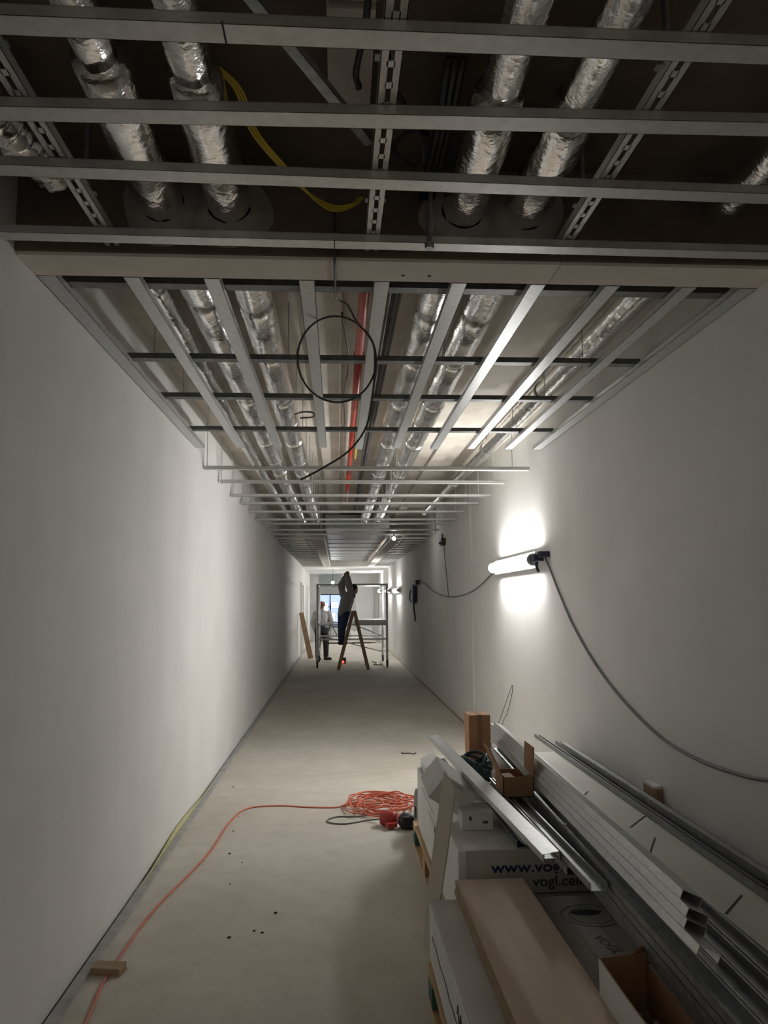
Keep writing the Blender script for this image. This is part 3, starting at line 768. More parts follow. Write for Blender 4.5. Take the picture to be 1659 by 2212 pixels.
t = thing('rolling_scaffold', (0.34, 19.9, 0), 'aluminium rolling scaffold standing across the corridor', 'scaffold')
SX = (-0.50, 1.20); SY = (18.9, 20.75)
for x in SX:
    for y in SY:
        MB().tube([(x, y, 0.12), (x, y, 2.03)], 0.029, 12).build('post', 'alu_white', t, smooth=True)
        w = MB().tube([(x - 0.022, y, 0.085), (x + 0.022, y, 0.085)], 0.085, 18).build('caster_wheel', 'black', t)
        MB().bb(x - 0.03, x + 0.03, y - 0.03, y + 0.03, 0.10, 0.165).build('caster_fork', 'galv_dull', t)
for y in SY:
    for z in (0.68, 1.03, 2.01):
        MB().tube([(SX[0], y, z), (SX[1], y, z)], 0.02, 10).build('crossbar', 'alu_white', t, smooth=True)
for x in SX:
    for z in (0.35, 1.06, 2.0):
        MB().tube([(x, SY[0], z), (x, SY[1], z)], 0.018, 10).build('ledger', 'galv', t, smooth=True)
MB().tube([(SX[0], SY[1], 0.70), (SX[1], SY[1], 0.25)], 0.016, 8).build('diagonal_brace', 'galv_dull', t)
MB().tube([(0.35, SY[1] - 0.03, 1.0), (SX[1], SY[1] - 0.03, 0.68)], 0.016, 8).build('diagonal_brace', 'galv_dull', t)
MB().bb(0.42, 1.16, 18.93, 20.70, 1.06, 1.13).build('platform', 'alu_white', t)
MB().bb(0.40, 1.18, 18.91, 18.935, 1.04, 1.14).build('toe_board', 'alu_white', t)

t = thing('leaning_plank', (-0.8, 21.9, 0), 'brown plank leaning against the left wall beside the standing worker', 'plank')
for k, (dy, m_) in enumerate(((0.0, 'wood_dark'), (0.06, 'wood_dark'))):
    p0 = V((-0.755 - 0.02 * k, 21.80 + dy, 0.0)); p1 = V((-1.035, 21.83 + dy, 1.27)); d_ = p1 - p0
    R = Matrix.Rotation(math.atan2(d_.x, d_.z), 3, 'Y')
    MB().box((p0 + p1) / 2 + V((0.0, 0, 0.02)), (0.13, 0.04, d_.length), R).build('plank', m_, t)
t = thing('laser_level', (0.13, 19.98, 0), 'small black laser level glowing red on the floor behind the ladder', 'laser level')
MB().bb(0.11, 0.21, 19.99, 20.09, 0.03, 0.16).build('body', 'black', t, bevel=0.01)
MB().bb(0.125, 0.195, 20.0, 20.08, 0.0, 0.03).build('foot', 'black', t)
MB().ball((0.13, 19.975, 0.055), 0.03, 10, 8).build('beam_window', 'glow_red', t, smooth=True)
for k, (x, y, L, a, lab) in enumerate(((1.0, 19.5, 0.28, 2.3, 'thin offcut stick on the floor just left of the right scaffold foot'), (0.95, 20.3, 0.20, 2.0, 'short offcut stick on the floor between the scaffold castors'), (0.70, 19.6, 0.12, 0.6, 'pale scrap on the floor right of the ladder foot'))):
    R = rot(az=a); mb = MB().box((x, y, 0.012), (L, 0.035, 0.022), R).box((x + 0.3 * L * math.cos(a), y + 0.3 * L * math.sin(a), 0.028), (0.1 * L, 0.05, 0.012), R)
    tag(mb.build('offcut', ('wood_dark', 'galv_dull', 'board_white')[k]), lab, 'offcut')
t = thing('board_stack', (0.5, 30.0, 0), 'low stack of pale boards across the floor at the corridor end', 'boards')
for k in range(5):
    MB().bb(-0.55 + 0.02 * (k % 2), 1.45 - 0.03 * (k % 3), 29.45, 30.4, 0.05 + 0.026 * k, 0.074 + 0.026 * k).build('board', 'board_white', t)
for x in (-0.4, 0.5, 1.3):
    MB().bb(x - 0.04, x + 0.04, 29.47, 30.0, 0.0, 0.05).build('batten', 'wood', t)
t = thing('supply_box', (0.62, 29.6, 0.182), 'white box standing on the far board stack, seen between ladder and scaffold post', 'box')
MB().bb(0.50, 0.78, 29.65, 29.95, 0.182, 0.46).build('carton', 'carton_white', t, bevel=0.008)
MB().bb(0.62, 0.66, 29.645, 29.955, 0.45, 0.464).build('tape', 'cardboard', t)

# ------------------------------------------------------------------ material stack on the right: pallets
def pallet(x0, x1, y0, y1, label, teal_idx):
    t = thing('pallet', ((x0 + x1) / 2, (y0 + y1) / 2, 0), label, 'pallet', 'pallets')
    n = 5; wdt = 0.13
    for k in range(n):
        x = x0 + wdt / 2 + (x1 - x0 - wdt) * k / (n - 1)
        MB().bb(x - wdt / 2, x + wdt / 2, y0, y1, 0.123, 0.144).build('deck_board', 'wood', t)
    nb = max(3, int(round((y1 - y0) / 0.62)) + 1)
    for j in range(nb):
        y = y0 + 0.07 + (y1 - y0 - 0.14) * j / (nb - 1)
        MB().bb(x0, x1, y - 0.06, y + 0.06, 0.101, 0.122).build('stringer_board', 'wood', t)
        for i, x in enumerate((x0 + 0.05, (x0 + x1) / 2, x1 - 0.05)):
            MB().bb(x - 0.05, x + 0.05, y - 0.06, y + 0.06, 0.022, 0.10).build('block', 'teal' if (i == 0 and j in teal_idx) else 'wood', t)
    for x in (x0 + 0.05, (x0 + x1) / 2, x1 - 0.05):
        MB().bb(x - 0.05, x + 0.05, y0, y1, 0.0, 0.021).build('runner', 'wood', t)
    return t
pallet(0.50, 1.58, 3.46, 5.28, 'wooden pallet under the far box printed with a web address', (3,))
pallet(0.365, 1.20, 1.25, 3.28, 'wooden pallet nearest the camera under the low white pack', (3,))

def carton(name, x0, x1, y0, y1, z0, z1, matname, bev=0.006):
    return MB().bb(x0, x1, y0, y1, z0, z1).build(name, matname, bevel=bev)

# far pack with the printed front
t = thing('panel_pack', (0.89, 4.3, 0.144), 'long grey pack of panels on the far pallet, printed with a blue web address', 'box')
MB().bb(0.53, 1.61, 3.44, 5.18, 0.146, 0.33).build('carton_body', 'carton_grey', t, bevel=0.006)
MB().bb(0.53, 1.61, 3.44, 5.18, 0.335, 0.52).build('carton_body', 'carton_grey', t, bevel=0.006)
MB().bb(0.522, 0.530, 3.445, 5.175, 0.150, 0.518).build('side_label', 'carton_white', t)
MB().bb(0.530, 0.555, 3.432, 3.4395, 0.15, 0.518).build('corner_edge', 'carton_white', t)
def letters(s_, size, xw, y, z, m_, parent, off=0.0012, width=None):
    me = text_mesh(s_, size, 0.0004, off)
    if width:
        w0 = max(v.co.x for v in me.vertices); me.transform(Matrix.Scale(width / w0, 4, (1, 0, 0)))
    me.transform(Matrix.Rotation(PI / 2, 4, 'X'))
    return put('lettering', me, m_, parent, V((xw, y, z)))
letters('www.vogl-deckensysteme.de', 0.062, 0.665, 3.4385, 0.425, 'ink', t, width=0.565 * 1.02 + 0.36)
letters('vogl.ceilingsystems', 0.060, 0.845, 3.4385, 0.365, 'ink_grey', t, width=0.38 * 1.35)
def side_letters(s_, size, x, y, z, m_, parent, mirror=False):
    me = text_mesh(s_, size, 0.0004, 0.001)
    me.transform(Matrix.Rotation(-PI / 2, 4, 'Z') @ Matrix.Rotation(PI / 2, 4, 'X'))
    return put('lettering', me, m_, parent, V((x, y, z)))
side_letters('vogl', 0.10, 0.5212, 4.30, 0.34, 'ink', t)
for k, (y, L) in enumerate(((4.9, 0.55), (4.55, 0.4))):
    MB().bb(0.5205, 0.5222, y - L, y, 0.44 - 0.05 * k, 0.443 - 0.05 * k).build('print_line', 'ink_faint', t)

# open flaps and small boxes on the far pack
t = thing('open_carton', (0.62, 4.85, 0.52), 'open white carton with raised flaps at the far left corner of the printed pack', 'box')
MB().bb(0.54, 0.545, 4.45, 5.12, 0.52, 0.575).build('side_wall', 'carton_white', t)
MB().bb(0.70, 0.705, 4.45, 5.12, 0.52, 0.575).build('side_wall', 'carton_white', t)
MB().bb(0.54, 0.705, 5.115, 5.12, 0.52, 0.575).build('end_wall', 'carton_white', t)
MB().bb(0.54, 0.705, 4.45, 5.12, 0.521, 0.525).build('bottom', 'carton_grey', t)
MB().box((0.575, 4.95, 0.60), (0.10, 0.30, 0.004), rot(ay=-0.5)).build('flap', 'carton_white', t)
MB().box((0.66, 4.75, 0.575), (0.11, 0.5, 0.004), rot(ay=0.25)).build('flap', 'carton_white', t)
MB().box((0.60, 4.70, 0.54), (0.06, 0.10, 0.02), rot(az=0.4)).build('blue_card', 'ink', t)

t = thing('crumpled_carton', (0.60, 3.95, 0.52), 'dented white carton tipped on its corner behind the upright board strip', 'box')
Rk = rot(ax=0.32, ay=0.62, az=0.25); ck = V((0.552, 3.93, 0.672))
bxm = MB(); hx, hy, hz = 0.10, 0.10, 0.07
vs = [ck + Rk @ V((x * (1 + 0.08 * (y > 0)), y, z + 0.01 * (x > 0) * (y < 0))) for x in (-hx, hx) for y in (-hy, hy) for z in (-hz, hz)]
bxm.add(vs, [(0, 1, 3, 2), (4, 6, 7, 5), (0, 4, 5, 1), (2, 3, 7, 6), (0, 2, 6, 4), (1, 5, 7, 3)])
bxm.build('carton', 'carton_white', t, bevel=0.006)
MB().box(ck + Rk @ V((-0.03, -0.103, 0.03)), (0.11, 0.004, 0.05), Rk @ rot(ax=0.3)).build('flap', 'carton_white', t)
MB().box(ck + Rk @ V((0.0, -0.1015, -0.03)), (0.05, 0.002, 0.02), Rk).build('tape', 'carton_grey', t)
t = thing('small_box', (0.66, 3.8, 0.52), 'small white box with printed icons on the printed pack, beside the upright board strip', 'box')
MB().bb(0.585, 0.735, 3.73, 3.90, 0.52, 0.603).build('carton', 'carton_white', t, bevel=0.004)
MB().bb(0.62, 0.632, 3.7285, 3.7305, 0.565, 0.583).build('icon', 'ink_grey', t)
MB().bb(0.685, 0.71, 3.7285, 3.7305, 0.55, 0.562).build('icon', 'ink_grey', t)
MB().bb(0.585, 0.735, 3.79, 3.82, 0.6028, 0.6045).build('tape', 'carton_grey', t)
t = thing('white_bag', (0.71, 3.95, 0.603), 'slumped white bag beside the small white box', 'bag')
mb = MB(); mb.ball((0.712, 3.95, 0.655), (0.06, 0.10, 0.05), 16, 10, rot(ay=0.3))
for p in mb.v: p += 0.02 * V((noise.noise(p * 14), noise.noise(p * 14 + V((5, 0, 0))), noise.noise(p * 14 + V((0, 9, 0)))))
mb.build('bag', 'carton_white', t, smooth=True)
MB().tube(curve([(0.70, 4.02, 0.66), (0.70, 4.06, 0.68), (0.71, 4.09, 0.685)]), [0.02] * 16 + [0.012], 8).build('neck', 'carton_white', t)
# teal-dark coil of strapping and cans
t = thing('strap_coil', (0.79, 4.5, 0.52), 'tangled dark teal coil of strapping behind the white profile', 'coil')
for k in range(7):
    pts = []
    for i in range(21):
        a = 2 * PI * i / 20
        p = V((0.085 * math.cos(a), 0.10 * math.sin(a), 0.015 * math.sin(2 * a + k)))
        p = rot(ax=0.5 * math.sin(k * 2.1), ay=0.6 * math.cos(k * 1.7), az=k) @ p
        pts.append(V((0.785, 4.5, 0.655)) + p)
    MB().tube(pts, 0.009, 7).build('strap', 'teal_plastic', t, smooth=True)
for k, (x, y) in enumerate(((0.74, 4.45), (0.83, 4.50))):
    MB().tube([(x, y, 0.521), (x, y, 0.62), (x, y, 0.635)], [0.045, 0.045, 0.03], 16).build('reel', 'teal_plastic', t)
# brown upright carton behind
t = thing('upright_carton', (0.87, 4.85, 0.52), 'tall orange-brown carton standing at the far end of the printed pack', 'box')
MB().bb(0.80, 0.935, 4.76, 4.92, 0.521, 0.90).build('carton', 'cardboard_orange', t, bevel=0.006)
MB().bb(0.855, 0.88, 4.755, 4.925, 0.70, 0.9015).build('tape', 'cardboard', t)

# stack of loose dark profiles on the far pack, the bright profile over it
for col, x in ((0, 0.815), (1, 0.885)):
    for r in range(4):
        ye = (2.71, 2.95, 3.2, 3.5)[3 - r] if col else (3.05, 3.3, 3.42, 3.46)[3 - r]
        mb = MB(); channel(mb, (x + 0.012 * (r % 2), ye, 0.5215 + 0.0275 * r), (x + 0.012 * (r % 2) - 0.02, 4.36 - 0.02 * r, 0.5215 + 0.0275 * r), t=0.0015)
        o = mb.build('steel_profile', 'galv_dull')
        tag(o, 'dull profile, %s, in the %s small stack before the small brown carton' % (('lowest', 'second from bottom', 'third from bottom', 'topmost')[r], ('left', 'right')[col]), 'steel profile', 'loose dull profiles on the printed pack')
t = thing('steel_profile', (0.68, 3.8, 0.70), 'single bright white-lit profile lying slantwise over the printed pack', 'steel profile')
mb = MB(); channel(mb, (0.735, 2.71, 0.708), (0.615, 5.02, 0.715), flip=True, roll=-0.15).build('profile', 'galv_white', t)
# brown open carton with flaps, holding a bright hanger
t = thing('open_carton', (0.89, 3.9, 0.632), 'small open brown carton with raised flaps on the loose profiles', 'box')
cx0, cx1, cy0, cy1, cz0, cz1 = 0.815, 0.968, 3.86, 4.05, 0.633, 0.730
MB().bb(cx0, cx1, cy0, cy1, cz0, cz0 + 0.004).build('bottom', 'cardboard', t)
MB().bb(cx0, cx1, cy0, cy0 + 0.004, cz0, cz1).build('front_wall', 'cardboard', t)
MB().bb(cx0, cx1, cy1 - 0.004, cy1, cz0, cz1).build('back_wall', 'cardboard', t)
MB().bb(cx0, cx0 + 0.004, cy0, cy1, cz0, cz1).build('side_wall', 'cardboard', t)
MB().bb(cx1 - 0.004, cx1, cy0, cy1, cz0, cz1).build('side_wall', 'cardboard', t)
MB().box((cx0 - 0.03, 3.955, cz1 + 0.065), (0.004, 0.19, 0.15), rot(ay=-0.42)).build('flap', 'cardboard', t)
MB().box((cx1 + 0.002, 3.955, cz1 + 0.07), (0.004, 0.19, 0.14), rot(ay=0.05)).build('flap', 'cardboard', t)
MB().box((0.845, 3.90, 0.722), (0.05, 0.05, 0.02), rot(az=0.3, ax=0.2)).build('content_block', 'board', t)
t = thing('metal_hanger', (0.90, 3.95, 0.72), 'bright flat metal hanger sticking out of the small brown carton', 'hanger')
a_, b_ = V((0.935, 3.86, 0.742)), V((0.845, 4.06, 0.865))
d_ = (b_ - a_).normalized(); sx = d_.cross(V((0, -0.6, 1)).normalized()).normalized(); nz = sx.cross(d_)
R = Matrix((sx, d_, nz)).transposed(); L = (b_ - a_).length
MB().box(a_.lerp(b_, 0.55), (0.020, L * 0.8, 0.002), R).build('strip', 'galv_white', t)
MB().box(a_.lerp(b_, 0.09), (0.036, L * 0.2, 0.0025), R).build('end_plate', 'galv_white', t)
MB().box(a_.lerp(b_, 0.95), (0.030, L * 0.14, 0.0025), R).build('end_plate', 'galv_white', t)
for k, (p, sc, lab) in enumerate((((0.98, 3.44, 0.60), 0.03, 'small bent bright clip lying left of the profile bundle'), ((0.70, 3.53, 0.53), 0.022, 'tiny bright clip on the printed pack under the slanting profile'))):
    p = V(p); t = thing('profile_clip', tuple(p), lab, 'clip')
    MB().box(p + V((0, 0, sc * 0.4)), (sc, 0.03, 0.002), rot(ay=0.9)).build('plate', 'galv_white', t)
    MB().box(p + V((sc * 0.4, 0, sc * 0.4)), (sc, 0.03, 0.002), rot(ay=-0.9)).build('plate', 'galv_white', t)

# big profile bundle: lower rows run past the camera, four upper ones rolled to the left end nearer the middle
t = thing('profile_bundle', (1.06, 3.3, 0.52), 'big bundle of steel profiles lying slantwise over the packs beside the right-hand wall', 'profile bundle')
for c in range(4):
    for r in range(4):
        zz = 0.524 + 0.0285 * r
        x_n = 0.955 + 0.0635 * c; x_f = 1.045 + 0.0635 * c
        if x_f > 1.24: x_f = 1.235
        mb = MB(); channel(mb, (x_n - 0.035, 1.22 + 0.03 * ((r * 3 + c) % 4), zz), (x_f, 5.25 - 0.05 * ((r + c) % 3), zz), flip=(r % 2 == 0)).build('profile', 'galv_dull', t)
dn, df = V((0.921, 2.10, 0.690)), V((1.012, 5.45, 0.690))
th = math.radians(24)
d1 = V((math.sin(th), 0, math.cos(th)))
for r in range(4):
    mb = MB()
    off = d1 * (0.0272 * r)
    # lower-left edge is the reference; channel origin is the centre of its base
    half = V((math.cos(th), 0, -math.sin(th))) * 0.03
    yn = (2.03, 2.13, 2.14, 2.20)[r]; yf = (5.45, 5.42, 5.35, 5.2)[r]
    f0 = (yn - 2.10) / 3.35; f1 = (yf - 2.10) / 3.35
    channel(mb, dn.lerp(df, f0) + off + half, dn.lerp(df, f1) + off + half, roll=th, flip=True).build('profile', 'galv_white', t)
for y in (2.9, 4.6):
    f0 = (y - 2.10) / 3.35; p = dn.lerp(df, f0)
    pass

# wrapped long pack along the right wall with dark straps, and profiles on it
t = thing('panel_pack', (1.44, 2.4, 0), 'grey wrapped pack standing along the right wall, nearest the camera', 'box')
MB().bb(1.275, 1.625, 1.35, 3.40, 0.0, 0.518).build('pack_body', 'wrap', t, bevel=0.01)
MB().bb(1.274, 1.626, 2.3, 2.36, 0.0, 0.519).build('strap', 'gap', t)
t = thing('long_sheet', (1.44, 3.4, 0.521), 'long grey sheet lying along the right wall with dark pencil lines across it', 'sheet')
MB().bb(1.275, 1.625, 1.35, 5.35, 0.521, 0.56).build('sheet', 'wrap', t, bevel=0.006)
for (ax_, ay_), (bx_, by_) in (((1.388, 3.415), (1.285, 3.22)), ((1.48, 3.75), (1.34, 3.575)), ((1.36, 4.24), (1.28, 4.10)), ((1.42, 2.75), (1.285, 2.60))):
    a_, b_ = V((ax_, ay_, 0.5612)), V((bx_, by_, 0.5612)); d_ = b_ - a_
    MB().box((a_ + b_) / 2, (d_.length, 0.007, 0.0016), rot(az=math.atan2(d_.y, d_.x))).build('pencil_line', 'gap', t)
for k, (x, yn, yf, z, lab) in enumerate(((1.50, 1.7, 5.9, 0.561, 'steel profile on the long grey sheet, farthest from the right wall'),
                                          (1.575, 1.6, 5.6, 0.561, 'steel profile on the long grey sheet, next to the right wall'),
                                          (1.55, 1.8, 5.35, 0.5895, 'steel profile lying on top of the two along the right wall'))):
    mb = MB(); channel(mb, (x - 0.008, yn, z), (x + 0.012, yf, z), w=0.034, h=0.028, flip=(k == 2)); o = mb.build('steel_profile', 'galv_dull')
    tag(o, lab, 'steel profile', 'profiles along the right wall')
t = thing('timber_block', (1.642, 4.02, 0.56), 'small dark block with a pale top wedged behind the profiles at the wall', 'block')
MB().bb(1.612, 1.655, 3.95, 4.09, 0.50, 0.635).build('block', 'wood_dark', t)
MB().bb(1.612, 1.655, 3.95, 4.09, 0.635, 0.648).build('top_sheet', 'board_white', t)

# thin wire leaning on the wall behind the stack
tag(MB().tube(curve([(1.50, 7.9, 0.0), (1.58, 7.7, 0.35), (1.63, 7.35, 0.72), (1.645, 7.27, 0.80), (1.645, 7.3, 0.72), (1.62, 7.42, 0.52), (1.60, 7.55, 0.40), (1.56, 7.7, 0.0)]), 0.0035, 6).build('bent_wire', 'cable_grey', smooth=True),
    'thin bent wire leaning against the right wall behind the stack', 'wire')

# near low pack, brown panels on it, scribbles, torn hole
t = thing('panel_pack', (0.8, 2.3, 0.144), 'low white pack on the nearest pallet, with pen marks on its side', 'box')
MB().bb(0.383, 1.20, 1.25, 3.30, 0.146, 0.375).build('carton_body', ['carton_grey'], t, bevel=0.008)
MB().bb(0.376, 0.383, 1.255, 3.295, 0.150, 0.372).build('side_sheet', 'carton_white', t)
mb = MB()
pts = [V((0.3745, 3.2 - 0.06 * i, 0.27 + 0.018 * noise.noise(V((i * 0.7, 2, 0))))) for i in range(33)]
mb.tube(pts, 0.0022, 5); mb.build('pen_line', 'ink_grey', t)
mb = MB(); pts = [V((0.3745, 2.55 - 0.012 * i, 0.31 + 0.03 * math.sin(i * 1.4))) for i in range(14)]
mb.tube(curve(pts, 3), 0.002, 5); mb.build('pen_scribble', 'ink_grey', t)
mb = MB(); n = 24
ring = [V((0.975 + 0.06 * math.cos(2 * PI * k / n) * (1 + 0.25 * noise.noise(V((k * 0.6, 1, 0)))), 3.12 + 0.028 * math.sin(2 * PI * k / n) * (1 + 0.3 * noise.noise(V((k * 0.8, 4, 0)))), 0.3752)) for k in range(n)]
mb.rings([ring, [p + V((0, 0, 0.0012)) for p in ring]]).build('torn_patch', 'ink_grey', t)
for r_, w_ in ((0.115, 0.003), (0.085, 0.002)):
    mb = MB(); mb.tube([V((0.985 + r_ * math.cos(a), 3.09 + r_ * 0.9 * math.sin(a), 0.3755)) for a in [2 * PI * k / 32 for k in range(33)]], w_, 5, cap=False); mb.build('printed_ring', 'ink_faint', t)
MB().bb(0.90, 0.985, 2.45, 3.02, 0.3752, 0.3762).build('paper_label', 'carton_white', t)
me = text_mesh('VOGL', 0.055, 0.0003, 0.0004); me.transform(Matrix.Rotation(-PI / 2 + 0.25, 4, 'Z'))
put('lettering', me, 'ink_faint', t, V((0.925, 2.90, 0.377)))
for k in range(3):
    o = MB().bb(0.490 + 0.004 * (k % 2), 0.782 - 0.003 * k, 1.28, 3.35 - 0.012 * k, 0.3765 + 0.0215 * k, 0.3970 + 0.0215 * k)
    t2 = thing('brown_panel', (0.63, 2.3, 0.3765 + 0.0215 * k), 'long brown panel on the low white pack, %s of three' % ('bottom', 'middle', 'top')[k], 'panel', 'brown panels')
    o.build('board', 'brown_board', t2)
    MB().bb(0.4885 + 0.004 * (k % 2), 0.4900 + 0.004 * (k % 2), 1.285, 3.345 - 0.012 * k, 0.3775 + 0.0215 * k, 0.396 + 0.0215 * k).build('edge_band', 'panel_edge', t2)
t2_line = MB().bb(0.655, 0.658, 1.3, 3.2, 0.4400, 0.4406).build('scratch_line', 'carton_grey', t2)

# upright gypsum strip leaning on the corner between the packs
t = thing('gypsum_strip', (0.36, 3.33, 0.144), 'cream gypsum strip standing upright and leaning against the corner of the printed pack', 'board')
p0, p1 = V((0.378, 3.368, 0.150)), V((0.474, 3.372, 0.845)); d_ = (p1 - p0).normalized()
xx = d_.cross(V((0.25, 1, 0)).normalized()).normalized()
xx = V((0.80, -0.60, 0)); xx = (xx - xx.dot(d_) * d_).normalized(); yy = d_.cross(xx)
R = Matrix((xx, yy, d_)).transposed(); L = (p1 - p0).length
prof = [(-0.030, 0), (0.022, 0), (0.030, L - 0.05), (0.0, L + 0.01), (-0.028, L)]
prof = [(-0.024, 0.0), (0.020, -0.005), (0.036, L * 0.55), (0.040, L - 0.04), (-0.022, L + 0.02), (-0.036, L * 0.3)]
mb = MB(); f_ = [p0 + R @ V((a, -0.0065, b_)) for a, b_ in prof]; bk = [p0 + R @ V((a, 0.0065, b_)) for a, b_ in prof]
mb.rings([f_, bk]).build('board', 'board_cream', t)

# open brown-white carton near the camera
t = thing('open_carton', (0.92, 2.1, 0.375), 'open carton, white outside and brown inside, beside the big profile bundle', 'box')
cx0, cx1, cy0, cy1, cz0, cz1 = 0.775, 0.925, 1.45, 2.36, 0.377, 0.545
def wallp(name, a, b_, z0, z1, th_, m_, bulge=0.0, n=10):
    a, b_ = V(a), V(b_); d_ = (b_ - a); nn = V((d_.y, -d_.x, 0)).normalized(); rs = []
    for i in range(n + 1):
        f = i / n; p = a.lerp(b_, f); k = bulge * math.sin(PI * f)
        o = nn * k; o2 = nn * (k * 0.4)
        rs.append([p + o2 + V((0, 0, z0)), p + o + V((0, 0, z1)), p + o + nn * th_ + V((0, 0, z1)), p + o2 + nn * th_ + V((0, 0, z0))])
    return MB().rings(rs).build(name, m_, t)
wallp('side_wall', (cx0, cy1, 0), (cx0 + 0.04, cy0, 0), cz0, cz1, 0.002, 'cardboard', 0.02)
wallp('outer_sheet', (cx0 - 0.0025, cy1, 0), (cx0 + 0.0375, cy0, 0), cz0, cz1 - 0.002, 0.0015, 'carton_white', 0.02)
wallp('side_wall', (cx1, cy1 + 0.03, 0), (cx1 - 0.02, cy0, 0), cz0, 0.518, 0.003, 'cardboard', 0.0)
wallp('end_wall', (cx0, cy1, 0), (cx1, cy1 + 0.03, 0), cz0, cz1, 0.003, 'cardboard')
wallp('end_wall', (cx0 + 0.04, cy0, 0), (cx1 - 0.02, cy0, 0), cz0, cz1, 0.003, 'cardboard')
MB().bb(cx0 + 0.01, cx1 - 0.006, cy0 + 0.01, cy1, cz0, cz0 + 0.003).build('bottom', 'cardboard', t)
MB().box((0.93, 2.415, 0.520), (0.004, 0.11, 0.07), rot(az=-0.9, ay=0.1)).build('flap', 'cardboard', t)
for k in range(34):
    x = random.uniform(cx0 + 0.05, cx1 - 0.03); y = random.uniform(cy0 + 0.05, cy1 - 0.1); z = cz0 + 0.012 + random.uniform(0, 0.055)
    R = rot(random.uniform(0, 3), random.uniform(0, 3), random.uniform(0, 3))
    mb = MB().box((x, y, z), (0.05, 0.016, 0.002), R).box(V((x, y, z)) + R @ V((0.025, 0, 0.008)), (0.002, 0.016, 0.016), R)
    tag(mb.build('bracket', random.choice(['galv_dull', 'galv_dull', 'black', 'yellow_strip'])), 'small bent bracket lying in the open white and brown carton', 'bracket', 'brackets in the open carton')

# grey roll behind the far pack
t = thing('felt_roll', (0.60, 5.42, 0), 'grey felt roll on the floor behind the printed pack', 'roll')
MB().tube([(0.535, 5.44, 0.155), (0.54, 5.44, 0.155), (0.95, 5.44, 0.155), (0.955, 5.44, 0.155)], [0.14, 0.154, 0.154, 0.14], 28).build('roll', 'bucket', t, smooth=True)
MB().tube([(0.53, 5.44, 0.155), (0.536, 5.44, 0.155)], 0.04, 16).build('core', 'gap', t)

# ------------------------------------------------------------------ floor items
tag(MB().tube(curve([(-0.93, 2.6, 0.006), (-0.964, 3.194, 0.006), (-0.99, 3.487, 0.006), (-0.987, 3.785, 0.006), (-0.953, 4.317, 0.006), (-0.83, 5.119, 0.006), (-0.785, 5.885, 0.006), (-0.70, 6.218, 0.006), (-0.473, 6.28, 0.006), (-0.25, 6.22, 0.006), (-0.036, 6.187, 0.006), (0.06, 6.26, 0.006), (0.20, 6.40, 0.006)]), 0.0055, 8).build('extension_cord', 'orange_cord', smooth=True),
    'orange extension cord running along the floor to the tangle', 'cord')
t = thing('cord_tangle', (0.30, 6.1, 0), 'tangled heap of orange cord loops on the floor beside the far pallet', 'cord')
for k in range(13):
    cxk = 0.30 + random.uniform(-0.10, 0.12); cyk = 6.16 + random.uniform(-0.10, 0.12); ra = random.uniform(0.13, 0.27); rb = random.uniform(0.14, 0.28)
    ph = random.uniform(0, 6)
    pts = [(cxk + ra * math.cos(a + ph) + 0.02 * math.sin(3 * a + k), cyk + rb * math.sin(a + ph) + 0.02 * math.cos(2 * a + k), 0.007 + 0.0035 * k + 0.012 * (1 + math.sin(2 * a + k))) for a in [2 * PI * 0.97 * i / 26 for i in range(27)]]
    MB().tube(pts, 0.0055, 7).build('cord_loop', 'orange_cord', t, smooth=True)
MB().tube(curve([(0.45, 6.3, 0.01), (0.60, 6.46, 0.006), (0.80, 6.5, 0.006)]), 0.0055, 7).build('cord_end', 'orange_cord', t, smooth=True)
t = thing('cord_connector', (0.40, 5.66, 0), 'red and black cord reel head lying by the orange tangle', 'connector')
MB().tube([(0.30, 5.70, 0.055), (0.32, 5.70, 0.055), (0.40, 5.66, 0.055), (0.42, 5.65, 0.055)], [0.04, 0.052, 0.052, 0.04], 18).build('socket_head', 'red', t, smooth=True)
MB().box((0.375, 5.60, 0.03), (0.07, 0.05, 0.03), rot(az=0.4)).build('lid', 'red', t)
MB().tube([(0.44, 5.64, 0.05), (0.46, 5.63, 0.05), (0.53, 5.60, 0.05), (0.55, 5.59, 0.05)], [0.035, 0.052, 0.05, 0.03], 14).build('plug', 'black', t, smooth=True)
MB().bb(0.455, 0.50, 5.56, 5.60, 0.01, 0.09).build('plug_pin_cover', 'black', t, bevel=0.008)
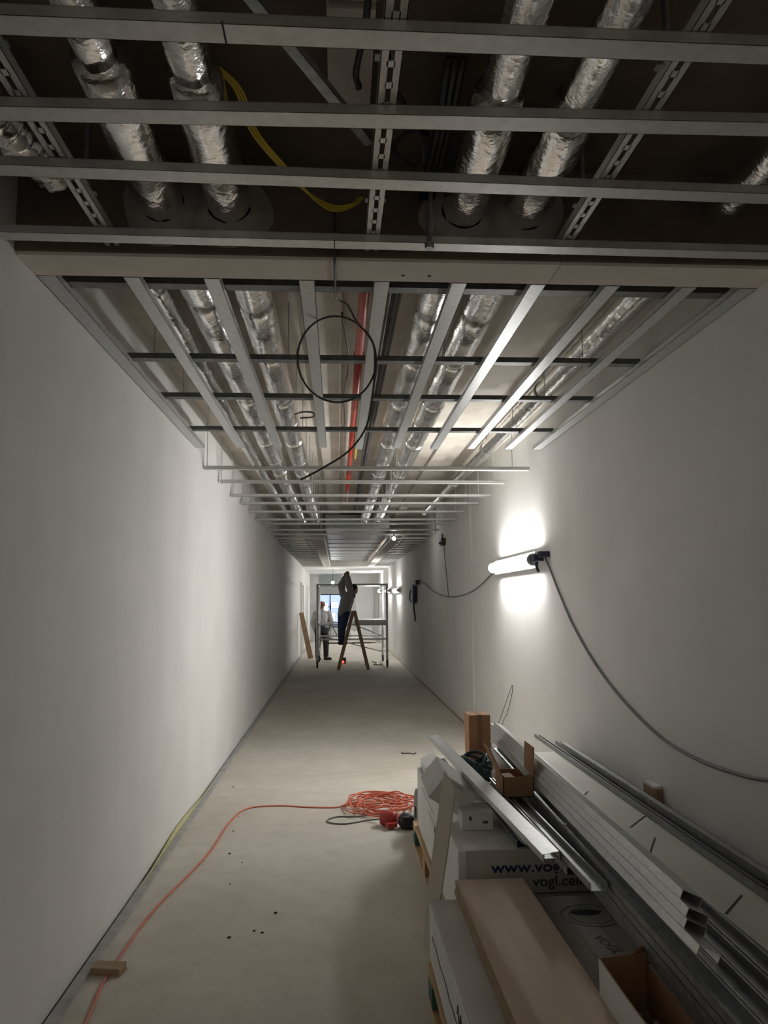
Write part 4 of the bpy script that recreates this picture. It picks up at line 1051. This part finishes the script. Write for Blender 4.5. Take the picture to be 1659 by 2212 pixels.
tag(MB().tube(curve([(0.30, 5.75, 0.03), (0.20, 5.80, 0.008), (0.05, 5.74, 0.006), (-0.06, 5.78, 0.006), (-0.075, 5.86, 0.006), (0.0, 5.93, 0.006), (0.10, 5.92, 0.006), (0.22, 5.92, 0.012)]), 0.0055, 8).build('grey_lead', 'cable_grey', smooth=True),
    'grey cable loop on the floor in front of the orange tangle', 'cable')
t = thing('wood_offcut', (-1.0, 3.61, 0), 'small wood offcut on the floor against the left wall strip', 'offcut')
MB().box((-1.0, 3.61, 0.0205), (0.13, 0.075, 0.02), rot(az=-0.16)).build('block', 'panel_edge', t, bevel=0.002)
MB().box((-0.99, 3.605, 0.0055), (0.12, 0.07, 0.01), rot(az=-0.22)).build('block', 'wood_dark', t)
tag(MB().tube(curve([(0.672, 8.30, 0.01), (0.69, 8.25, 0.006), (0.74, 8.26, 0.006), (0.80, 8.22, 0.006), (0.82, 8.26, 0.012)]), 0.006, 6).build('wire_scrap', 'cable', smooth=True),
    'short bent wire scrap on the open floor beyond the stack', 'wire')
mb = MB(); rs = []
for i in range(40):
    f = i / 39; y = 4.55 + f * 2.5
    hgt = 0.012 + 0.026 * math.sin(PI * min(1, f * 1.2)) * (1 + 0.2 * noise.noise(V((y * 3, 0, 0))))
    lean = 0.005 + 0.02 * (0.5 + 0.5 * math.sin(y * 3.0))
    rs.append([V((XL + 0.016 + lean * 0.3, y, 0.012)), V((XL + 0.010 + lean, y, 0.012 + hgt)), V((XL + 0.004 + lean, y, 0.012 + hgt)), V((XL + 0.010 + lean * 0.3, y, 0.012))])
tag(mb.rings(rs).build('edge_foam', 'yellow_strip'), 'yellow foam edge strip standing along the foot of the left wall', 'foam strip')
for k in range(10):
    x = random.uniform(-0.95, -0.3); y = random.uniform(3.4, 7.0); s_ = random.uniform(0.004, 0.007)
    mb = MB(); mb.ball((x, y, s_ * 0.5), (s_ * 1.4, s_, s_ * 0.6), 8, 5)
    for p in mb.v: p += 0.3 * s_ * V((noise.noise(p * 90), noise.noise(p * 90 + V((3, 0, 0))), 0))
    tag(mb.build('mortar_crumb', 'gap'), 'dark mortar crumb lying loose on the screed floor', 'crumb', 'mortar crumbs on the floor')
